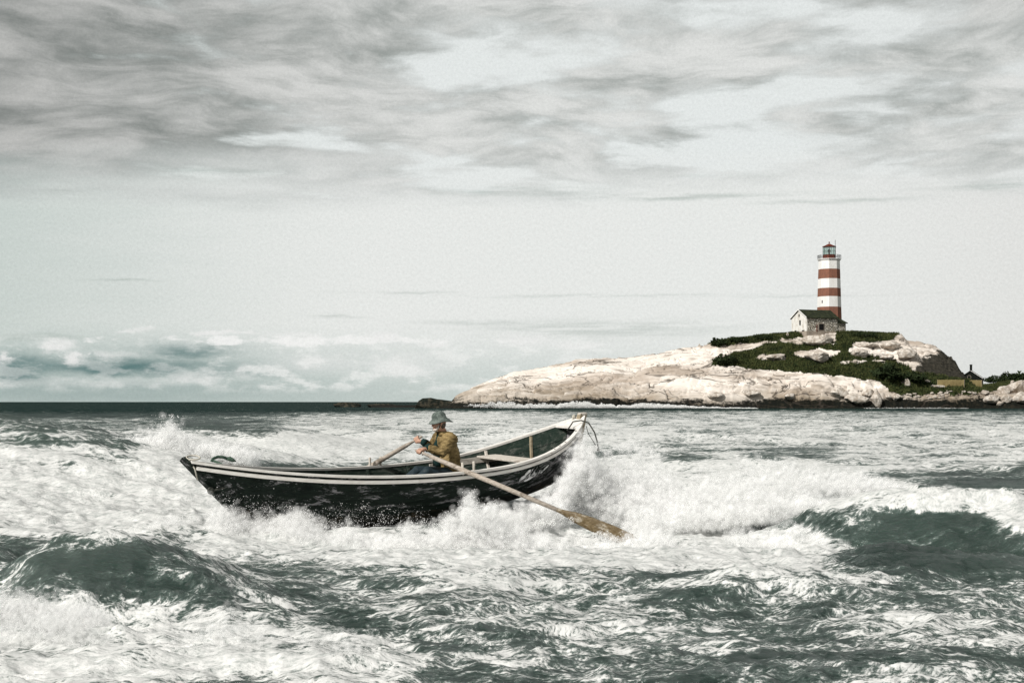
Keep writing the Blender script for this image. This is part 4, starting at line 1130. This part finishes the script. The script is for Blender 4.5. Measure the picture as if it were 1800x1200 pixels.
        mb.loft([q, [p + Vector((0, 0, .03)) for p in q]]); boat_obj('thwart', mb, mt, boat, bevel=.004)
    # stringer under the forward thwart
    for side in (-1, 1):
        rings = []
        for S in [.27 + .032 * i for i in range(13)]:
            hb, zt = half_beam(S); b0 = bottom_edge(S, 1).z; zz = -.09 + S * .06; vv = (zz - b0) / (zt - b0); p = hull_pt(S, vv, side); inn = Vector((0, -side, 0))
            rings.append([p + inn * .07 + Vector((0, 0, -.045)), p + inn * .07 + Vector((0, 0, .045)), p + inn * .09 + Vector((0, 0, .045)), p + inn * .09 + Vector((0, 0, -.045))])
        mb = MB(); mb.loft(rings); boat_obj('seat_riser', mb, m_bare, boat)
    # thole pins, two for each oar
    for (S, side) in ((.138, -1), (.195, -1), (.022, 1), (-.035, 1)):
        p = top_edge(S, side) - Vector((0, side * .02, 0)); mb = MB()
        mb.tube([p + Vector((0, 0, -.03)), p + Vector((0, 0, .06)), p + Vector((.006, 0, .135)), p + Vector((.006, 0, .15))], [.016, .018, .021, .015], 8); boat_obj('thole_pin', mb, m_bare, boat, True)
    # bolt heads / holes on the forward rail
    for S in (.66, .70, .745, .86):
        p = top_edge(S, -1) + Vector((0, .012, .024)); mb = MB(); mb.ball(p, (.022 if S < .8 else .035, .012, .005), 8, 5); boat_obj('rail_bolt', mb, m_rope, boat)
    # pale rope ring on the stern
    c = top_edge(-1, 0) + Vector((.07, -.06, .05)); mb = MB()
    mb.tube([c + Vector((.085 * math.cos(t), .10 * math.sin(t), .02 * math.sin(t))) for t in np.linspace(0, 2 * math.pi, 18)], .011, 6, cap=False); boat_obj('rope_ring', mb, m_rope_l, boat, True)
    mb = MB(); q = hull_pt(-1, .86, -1); mb.tube([c + Vector((-.08, -.05, -.02)), q + Vector((-.05, -.02, .03)), q + Vector((-.03, -.03, -.12))], .010, 6); boat_obj('rope_tail', mb, m_rope_l, boat, True)
    q = hull_pt(-1, .52, -1); mb = MB(); mb.ball(q + Vector((-.06, -.03, 0)), (.05, .045, .05), 10, 7); mb.tube([q + Vector((-.06, -.03, 0)), q + Vector((.12, -.07, .02)), q + Vector((.22, -.07, .05))], .016, 6); boat_obj('stern_knot', mb, m_rope, boat, True)
    # becket loop and painter at the bow
    p = top_edge(.93, -1); pts = [p + Vector((-.22, .08, -.07)), p + Vector((-.12, .05, .06)), p + Vector((0, 0, .07)), p + Vector((.10, -.06, .02)), p + Vector((.17, -.10, -.13)), p + Vector((.20, -.12, -.28)), p + Vector((.20, -.13, -.40))]
    mb = MB(); mb.tube(pts, .011, 6); mb.ball(pts[-1], (.022, .022, .03), 8, 6); boat_obj('painter_rope', mb, m_rope, boat, True)
    pts = [p + Vector((.06, -.04, -.02)), p + Vector((.08, -.06, -.14)), p + Vector((.14, -.09, -.26)), p + Vector((.17, -.11, -.33))]
    mb = MB(); mb.tube(pts, .007, 6); boat_obj('painter_rope', mb, m_rope, boat, True)
    mb = MB(); p = top_edge(.985, 1); mb.tube([p + Vector((-.02, .03, .05)), p + Vector((-.08, .02, -.02)), p + Vector((-.04, -.03, -.07)), p + Vector((.02, .02, -.01))], .014, 6); mb.ball(p + Vector((-.06, .01, .03)), (.03, .03, .03), 8, 6); boat_obj('bow_knot', mb, m_rope_l, boat, True)
    # pale cap on the stem head
    p = top_edge(1, 0); mb = MB(); mb.box(p + Vector((-.01, 0, .045)), (.13, .08, .04)); boat_obj('stem_cap', mb, m_bare, boat, bevel=.008)
    # flaking white script on the forward topsides: illegible strokes, as in the photograph
    strokes = [[(0, .75), (.25, 1.0), (.55, .95), (.35, .75), (.05, .62)], [(.35, .70), (.10, .45), (-.25, .30), (-.30, .12), (0, .22), (.30, .32)],
               [(.45, 0), (.62, .45), (.78, .95), (.70, 1.0)], [(.62, .35), (.80, .42), (.82, .05), (.95, .1)], [(1.0, 0), (1.15, .6), (1.28, 1.15)],
               [(1.1, .2), (1.3, .42), (1.42, .3), (1.38, .05)], [(1.55, .3), (1.5, .05), (1.7, .1), (1.75, .35), (1.8, .1)], [(1.95, .05), (2.0, .35), (2.12, .1), (2.2, .35), (2.3, .1)],
               [(2.45, .3), (2.4, .08), (2.62, .05)], [(2.6, .2), (2.85, .42), (3.1, .6)], [(0.5, -.30), (1.0, -.22), (1.5, -.08)]]
    for st in strokes:
        def pt(u, v_): S = .50 + u * .053; return hull_pt(S, .55 + v_ * .20, -1) + Vector((0, -.024, 0))
        ws = []
        for i in range(len(st) - 1):
            for t in (0, .5): ws.append((st[i][0] * (1 - t) + st[i + 1][0] * t, st[i][1] * (1 - t) + st[i + 1][1] * t))
        ws.append(st[-1]); up = Vector((.02, 0, .0)); rings = []
        for i, (u, v_) in enumerate(ws):
            c = pt(u, v_); hw = .017 if 0 < i < len(ws) - 1 else .006
            rings.append([c + Vector((hw * .6, 0, hw)), c + Vector((-hw * .6, 0, -hw)), c + Vector((-hw * .6, .006, -hw)), c + Vector((hw * .6, .006, hw))])
        mb = MB(); mb.loft(rings); boat_obj('painted_letter', mb, m_letter, boat)
build_boat()
# bent green hose hooked over the far rail near the stern
def build_hose():
    Yh = 19.75
    pts = [at(x, y, Yh + d) for (x, y, d) in ((393, 817, -.15), (384, 813, -.1), (375, 809.5, 0), (372, 809.5, 0), (375, 805.5, .05), (383, 802.5, .1), (392, 803, .12), (400, 806, .15))]
    root = empty('bent_fender', tuple(pts[0])); tag(root, 'dark green bent rope fender arching above the rail near the left end', 'fender')
    sm = []
    for i in range(len(pts) - 1):
        for t in (0, .33, .66): sm.append(pts[i].lerp(pts[i + 1], t))
    sm.append(pts[-1])
    mb = MB(); n = len(sm); mb.tube(sm, [.016 + .007 * (i / n) for i in range(n)], 8); mb.build('curved_stem', m_hose, root, True)
    e = [at(398, 805.5, Yh + .15), at(404, 806, Yh + .15), at(410, 808.5, Yh + .15), at(415, 810.5, Yh + .15)]
    mb = MB(); mb.tube(e, [.022, .034, .026, .006], 8); mb.build('pointed_end', m_hose, root, True)
m_hose = paint('green rubber', (.035, .065, .048, 1), (.09, .13, .10, 1), .5, 6, .01)
build_hose()

# ------------------------------------------------------------------ oars
LOCK_L = at(820, 828.5, 20.02)
LOCK_R = BM @ (top_edge(.0, 1) + Vector((.0, .0, .055)))
H_L = at(738, 794, 20.42); H_R = at(733.5, 771.5, 21.0)
def build_oar(hand, lock, length, label, bl, broad=False):
    d = (lock - hand).normalized(); root = empty('oar', tuple(lock)); tag(root, label, 'oar')
    a = hand - d * .085
    mb = MB(); mb.tube([a, a + d * .015, hand + d * .10, hand + d * .14, hand + d * .20], [.012, .019, .0195, .024, .028], 12); mb.build('grip', m_oar, root, True)
    b0 = length - bl
    mb = MB(); mb.tube([hand + d * .19, hand + d * .6, hand + d * 1.2, hand + d * b0], [.031, .037, .036, .030], 12); mb.build('loom', m_oar, root, True)
    up = Vector((0, 0, 1)); s = d.cross(up).normalized(); w = s.cross(d).normalized()
    if broad: w = d.cross(Vector((0, 1, .15))).normalized(); s = w.cross(d).normalized()          # w: width direction, s: thickness
    rings = []
    for t, hw, th in ((0, .028, .028), (.08, .036, .027), (.22, .070, .019), (.42, .092, .013), (.7, .102, .010), (.93, .094, .008), (1, .060, .005)):
        c = hand + d * (b0 - .004 + bl * t)
        rings.append([c + w * hw * math.cos(q) + s * th * math.sin(q) for q in np.linspace(0, 2 * math.pi, 12, endpoint=False)])
    mb = MB(); mb.loft(rings); mb.build('blade', m_blade, root, True)
    # leather collar at the tholes
    mb = MB(); mb.tube([lock - d * .10, lock + d * .14], [.0345, .0345], 12); mb.build('leather_collar', m_stem, root, True)
    return d
D_L = build_oar(H_L, LOCK_L, 3.62, 'near oar reaching from the rower to its brown blade in the spray at right', 1.25, True)
D_R = build_oar(H_R, LOCK_R, 2.7, 'far oar with only its grip and loom showing above the far rail', .9)

# ------------------------------------------------------------------ rower
def fuse(mb, name, mat, parent, voxel, smooth=6, disp=None):
    me = bpy.data.meshes.new(name); me.from_pydata(mb.v, [], mb.f); me.update()
    bm = bmesh.new(); bm.from_mesh(me); bmesh.ops.recalc_face_normals(bm, faces=bm.faces); bm.to_mesh(me); bm.free()
    o = bpy.data.objects.new(name, me); COL.objects.link(o)
    r = o.modifiers.new('r', 'REMESH'); r.mode = 'VOXEL'; r.voxel_size = voxel
    if smooth: q = o.modifiers.new('s', 'SMOOTH'); q.iterations = smooth; q.factor = .5
    dg = bpy.context.evaluated_depsgraph_get(); me2 = bpy.data.meshes.new_from_object(o.evaluated_get(dg)); me2.name = name
    bpy.data.objects.remove(o)
    if disp is not None:
        n = len(me2.vertices); co = np.empty(n * 3, np.float32); me2.vertices.foreach_get('co', co); co = co.reshape(-1, 3)
        no = np.empty(n * 3, np.float32); me2.vertices.foreach_get('normal', no); no = no.reshape(-1, 3)
        co = co + no * disp(co)[:, None]; me2.vertices.foreach_set('co', co.astype(np.float32).ravel()); me2.update()
    for p in me2.polygons: p.use_smooth = True
    me2.materials.clear(); me2.materials.append(mat)
    return link(name, me2, None, parent)
def ring(c, u, v, a, b, n=16, flat=0):
    return [c + u * a * math.cos(2 * math.pi * i / n) + v * b * math.sin(2 * math.pi * i / n) for i in range(n)]
m_skin, g = material('weathered skin')
n = g.noise(g.coord('Object'), 40, 4, .6); principled(g, g.mix(n, (.36, .19, .125, 1), (.52, .32, .23, 1)), .55, g.bump(n, .3, .002), .35)
m_jacket, g = material('ochre waxed canvas'); p = g.coord('Object'); n = g.noise(p, 4, 6, .6); n2 = g.noise(g.mapping(p, (1, 1, 2.2)), 16, 4, .6)
principled(g, g.mix(g.step(n * .5 + n2 * .5, .38, .62), (.10, .068, .024, 1), (.30, .215, .095, 1)), .75, g.bump(n2 * .5 + n * .6, .6, .006), .25)
m_vest, g = material('dark teal wool'); principled(g, g.mix(g.noise(g.coord('Object'), 30, 4), (.006, .020, .018, 1), (.018, .045, .042, 1)), .9, None, .1)
m_trouser, g = material('blue grey oilskin trousers'); n = g.noise(g.coord('Object'), 9, 5, .6); principled(g, g.mix(n, (.008, .018, .024, 1), (.022, .040, .050, 1)), .6, g.bump(n, .6, .015), .3)
m_hat, g = material('grey green sou wester'); n = g.noise(g.coord('Object'), 14, 6, .7, .6); n2 = g.noise(g.coord('Object'), 40, 3)
principled(g, g.mix(g.step(n, .38, .64), (.070, .088, .078, 1), (.175, .205, .185, 1)), .8, g.bump(n + n2 * .3, .8, .008), .2)
m_beard, g = material('white stubble'); principled(g, (.52, .47, .42, 1), .9, g.bump(g.noise(g.coord('Object'), 120, 3), .8, .004), .1)
m_hair, g = material('grey hair'); principled(g, (.10, .085, .07, 1), .85, None, .1)
m_strap, g = material('dark chin strap'); principled(g, (.010, .014, .012, 1), .6, None, .2)
m_btn, g = material('white button'); principled(g, (.7, .7, .7, 1), .4, None, .4)
def build_rower():
    FW = Vector((-.825, -.565, 0)); RT = Vector((-.565, .825, 0)); UP = Vector((0, 0, 1))    # forward, his right, up
    hip = at(781, 0, 20.9); hip.z = BM.translation.z + .03
    seat_z = (BM @ Vector((.22 * BOAT['L'] / 2, 0, -.21))).z
    hip = BM @ Vector((.22 * BOAT['L'] / 2 + .02, 0, -.21)); hip.z = seat_z + .10
    neck = at(779, 762, 20.82)
    shL = at(794, 771.5, 20.68); shR = at(772, 768, 21.05)
    wrL = at(749, 788.5, 20.48); wrR = at(743, 776, 20.95)
    elL = at(776, 795, 20.50); elR = at(757, 787, 21.1)
    chest = hip.lerp(neck, .62) + FW * .0; spine = [hip, hip.lerp(neck, .35) - FW * .035, chest - FW * .03, neck - FW * .01]
    head_c = at(771.5, 744.5, 20.75); fd = Vector((-.93, -.30, -.05)).normalized(); sdv = fd.cross(UP).normalized() * -1; hu = sdv.cross(fd) * -1
    hu = Vector((0, 0, 1)); hu = (hu - fd * hu.dot(fd)).normalized(); sdv = fd.cross(hu)
    root = empty('person', tuple(hip)); tag(root, 'old fisherman in an ochre canvas jacket and grey sou\'wester rowing the dory', 'person')
    mb = MB()
    # torso
    def torso(gr, lo=0):
        rr = []
        for i, (t, a, b) in enumerate(((0, .155, .125), (.2, .165, .135), (.45, .165, .125), (.7, .18, .13), (.88, .17, .115), (.97, .09, .075))):
            k = t * 3; i0 = min(int(k), 2); c = spine[i0].lerp(spine[i0 + 1], k - i0); sh = (shR - shL).normalized() if t > .6 else RT
            rr.append(ring(c, sh, sh.cross(UP).normalized(), a + gr, b + gr, 18))
        return rr
    mb.loft(torso(-.02))
    mb.tube([neck - UP * .06, neck + UP * .03, head_c - UP * .06 - fd * .03], [.062, .055, .056], 14)
    # head: skull, jaw, nose, ears
    RH = Matrix((fd, sdv, hu)).transposed()
    mb.ball(head_c + hu * .03 - fd * .012, (.098, .077, .100), 20, 14, RH)
    mb.ball(head_c - hu * .035 + fd * .022, (.068, .058, .078), 18, 12, RH)
    mb.ball(head_c - hu * .094 + fd * .060, (.030, .032, .022), 12, 8, RH)           # chin
    mb.loft([ring(head_c + hu * .020 + fd * .083, sdv, hu, .008, .008, 8), ring(head_c - hu * .008 + fd * .100, sdv, hu, .012, .012, 8), ring(head_c - hu * .026 + fd * .112, sdv, hu, .015, .012, 8), ring(head_c - hu * .034 + fd * .084, sdv, hu, .015, .007, 8)])
    mb.ball(head_c + hu * .030 + fd * .078, (.018, .052, .010), 12, 8, RH)             # brow
    for s in (-1, 1):
        mb.ball(head_c - hu * .008 + fd * .070 + sdv * s * .036, (.018, .018, .014), 10, 7, RH)   # cheek
        mb.ball(head_c - hu * .005 - fd * .005 + sdv * s * .078, (.020, .009, .032), 10, 7, RH)   # ear
    mb.ball(head_c - hu * .054 + fd * .090, (.010, .024, .006), 10, 6, RH); mb.ball(head_c - hu * .066 + fd * .088, (.010, .021, .007), 10, 6, RH)   # lips
    # arms and hands
    hands = []
    for (sh, el, wr, H, D, sgn) in ((shL, elL, wrL, H_L, D_L, -1), (shR, elR, wrR, H_R, D_R, 1)):
        mb.tube([sh, sh.lerp(el, .5), el, el.lerp(wr, .35), wr], [.055, .052, .044, .040, .029], 12)
        back = (wr - H); back = (back - D * back.dot(D)).normalized()      # from the oar axis towards the wrist
        side2 = D.cross(back).normalized()
        if side2.z < 0: side2 = -side2                                       # knuckles over the top
        palm = H + back * .040 + side2 * .012
        mb.tube([wr, wr.lerp(palm, .6), palm], [.028, .033, .030], 10)
        Rp = Matrix((D, back, side2)).transposed()
        mb.ball(palm, (.044, .034, .022), 14, 10, Rp)
        for i in range(4):
            o_ = D * ((i - 1.5) * .0205 + .0); ln = (1.0, 1.08, 1.02, .85)[i]
            pts = []
            for t in np.linspace(0, 1, 8):
                a = math.radians(42 + 208 * ln * t); rr = .030 + .006 * math.sin(math.pi * t)
                pts.append(H + o_ + back * rr * math.cos(a) * 1.0 + side2 * rr * math.sin(a))
            pts[0] = palm + o_ * 1.0 + side2 * .012 + back * .002
            mb.tube(pts, [.0105, .0105, .010, .0095, .0095, .009, .0085, .007], 8)
        # thumb from the side of the palm, closing from below
        thb = D * (.036)
        pts = [palm + thb * .8 - side2 * .010, H + thb * 1.35 + back * .030 - side2 * .012, H + thb * 1.45 + back * .006 - side2 * .032, H + thb * 1.2 - back * .016 - side2 * .030]
        mb.tube(pts, [.013, .012, .011, .008], 8)
    # legs: braced forward along the boat
    knees = []
    for s, (kx, ft) in ((-1, (.46, .86)), (1, (.46, .88))):
        a = hip + RT * s * .09; kn = hip + FW * kx + RT * s * .14 + UP * .05; an = hip + FW * ft + RT * s * .12 - UP * .24; toe = an + FW * .15 + UP * .06
        knees.append((a, kn, an, toe)); mb.tube([a, a.lerp(kn, .5), kn, kn.lerp(an, .35), an], [.075, .070, .052, .050, .036], 12); mb.tube([an - FW * .04, an + FW * .06, toe], [.04, .042, .03], 10)
    body = fuse(mb, 'body', m_skin, root, .0062, 3)
    # jacket
    jb = MB(); rr = torso(.034)
    hem = hip - UP * .06
    low = [ring(hem, RT, FW, .205, .165, 18)]
    jb.loft([ring(hem - UP * .02, RT, RT.cross(UP), .225, .20, 18)] + rr)
    for (sh, el, wr, hnd) in ((shL, elL, wrL, H_L), (shR, elR, wrR, H_R)):
        c0 = chest.lerp(neck, .62); q = wr + (wr - hnd).normalized() * .030
        jb.tube([c0.lerp(sh, .3), c0.lerp(sh, .8), sh, sh.lerp(el, .5), el, el.lerp(q, .5), q], [.115, .110, .102, .090, .080, .070, .060], 14)
        jb.ball(sh, (.098, .098, .088), 12, 9)
    jb.tube([neck - UP * .05, neck + UP * .0], [.098, .080], 16)
    def wr_(co):
        x, y, z = co[:, 0], co[:, 1], co[:, 2]
        a = fbm(x * 5 + z * 3, z * 8 - y * 4, 2); b = np.abs(perlin(x * 7 + z * 8 + y * 4, z * 15 - x * 5)); c = np.abs(perlin(x * 11 - z * 6, z * 9 + y * 10))
        return .008 * a + .016 * (.3 - np.sqrt(b + .004)) + .006 * (.3 - c)
    fuse(jb, 'jacket', m_jacket, root, .0095, 5, wr_)
    # collar, open front with dark vest, cuffs
    cb = MB(); pts = []
    for t in np.linspace(0, 2 * math.pi, 20, endpoint=False):
        pts.append((t, neck + (FW * math.cos(t) * .078 + RT * math.sin(t) * .082)))
    rings = []
    for t, p in pts[1:]:
        o_ = (p - neck).normalized(); rings.append([p - UP * .02, p + UP * .035 + o_ * .006, p + UP * .030 + o_ * .020, p - UP * .03 + o_ * .030])
    cb.loft(rings, close=True); cb.build('collar', m_jacket, root, True)
    vb = MB(); n0 = neck + FW * .075 - UP * .0; n1 = chest + FW * .155 + RT * .02 + UP * .02; n2 = hip + FW * .175 + RT * .03 + UP * .12
    strip = []
    for t in np.linspace(0, 1, 9):
        c = n0.lerp(n1, t * 2) if t < .5 else n1.lerp(n2, t * 2 - 1); w = .028 + .045 * t
        c = c + FW * .014
        strip.append([c - RT * w * .9 - FW * .01, c + FW * .016, c + RT * w * 2.4 - FW * .035, c + RT * w * 1.6 - FW * .08, c - RT * w * .6 - FW * .07])
    vb.loft(strip); vb.build('waistcoat', m_vest, root, True)
    mb = MB(); mb.ball(n1 + FW * .036 - RT * .03, (.009, .009, .009), 8, 6); mb.build('button', m_btn, root, True)
    for (el, wr, H) in ((elL, wrL, H_L), (elR, wrR, H_R)):
        d = (H - wr).normalized(); q = wr - d * .040
        mb = MB(); mb.tube([q - d * .03, q + d * .02, q + d * .045, q + d * .046], [.058, .054, .050, .030], 16); mb.build('cuff', m_vest, root, True)
    # trousers
    tb = MB()
    for (a, kn, an, toe) in knees: tb.tube([a - FW * .03, a.lerp(kn, .5), kn, kn.lerp(an, .5), an + UP * .03], [.105, .098, .080, .072, .066], 14)
    tb.ball(hip + UP * .0, (.15, .17, .11), 14, 10, Matrix((FW, RT, UP)).transposed())
    fuse(tb, 'trousers', m_trouser, root, .011, 4, lambda co: .008 * fbm(co[:, 0] * 10, co[:, 2] * 10 + co[:, 1] * 5, 3))
    for (a, kn, an, toe) in knees:
        mb = MB(); mb.tube([an + UP * .06, an - UP * .01, an - UP * .03 + FW * .06, toe + FW * .05], [.06, .058, .05, .038], 12); mb.build('boot', m_strap, root, True)
    # eyes, beard, hair
    for s in (-1, 1):
        mb = MB(); mb.ball(head_c + hu * .012 + fd * .083 + sdv * s * .028, (.006, .010, .006), 10, 7, RH); mb.build('eye', m_hair, root, True)
    bb = MB(); bb.ball(head_c - hu * .088 + fd * .050, (.046, .046, .030), 14, 9, RH); bb.ball(head_c - hu * .052 + fd * .096, (.008, .028, .007), 10, 6, RH)
    for s in (-1, 1): bb.tube([head_c - hu * .02 + fd * .012 + sdv * s * .066, head_c - hu * .06 + fd * .03 + sdv * s * .054, head_c - hu * .088 + fd * .055 + sdv * s * .028], [.012, .020, .020], 8)
    fuse(bb, 'beard', m_beard, root, .005, 3)
    hb = MB(); hb.ball(head_c - hu * .012 - fd * .045, (.058, .072, .066), 16, 10, RH); hb.build('hair', m_hair, root, True)
    # sou'wester: crown and long drooping back brim
    hc = head_c + hu * .066 - fd * .008; tilt = Matrix.Rotation(math.radians(-9), 3, sdv)
    hatm = tilt @ RH
    rings = []
    prof = [(.205, -.040, 1.0), (.165, -.012, .7), (.130, .012, .35), (.116, .030, .1), (.114, .062, 0), (.104, .092, 0), (.082, .118, 0), (.050, .134, 0), (.015, .139, 0)]
    def hr(rad, z, k, ins=0):
        out = []
        for i in range(28):
            t = 2 * math.pi * i / 28; c, s_ = math.cos(t), math.sin(t)
            back = max(0, -c) ** 1.3; front = max(0, c)
            rx = (rad - ins) * (1 + k * (.06 * back - .12 * front)); ry = (rad - ins) * (.86 + .02 * k) * (1 - .08 * k)
            zz = z - k * .050 * back - k * .008 * abs(s_) + k * .006 * math.sin(3 * t + 1)
            out.append(hc + hatm @ Vector((rx * c * .93, ry * s_ * .93, zz * .84)))
        return out
    for (r_, z_, k_) in prof: rings.append(hr(r_, z_, k_))
    inner = [hr(r_, z_ - .008, k_, .007) for (r_, z_, k_) in prof[:-1]][::-1]
    mb = MB(); mb.loft(rings + inner, cap=False); mb.add(rings[-1], [tuple(range(28))]); mb.build('hat', m_hat, root, True)
    for s in (-1, 1):
        mb = MB(); mb.tube([head_c + hu * .05 - fd * .0 + sdv * s * .090, head_c - hu * .02 + fd * .004 + sdv * s * .082, head_c - hu * .075 + fd * .028 + sdv * s * .055, head_c - hu * .118 + fd * .045 + sdv * s * .006], .0075, 6); mb.build('chin_strap', m_strap, root, True)
build_rower()
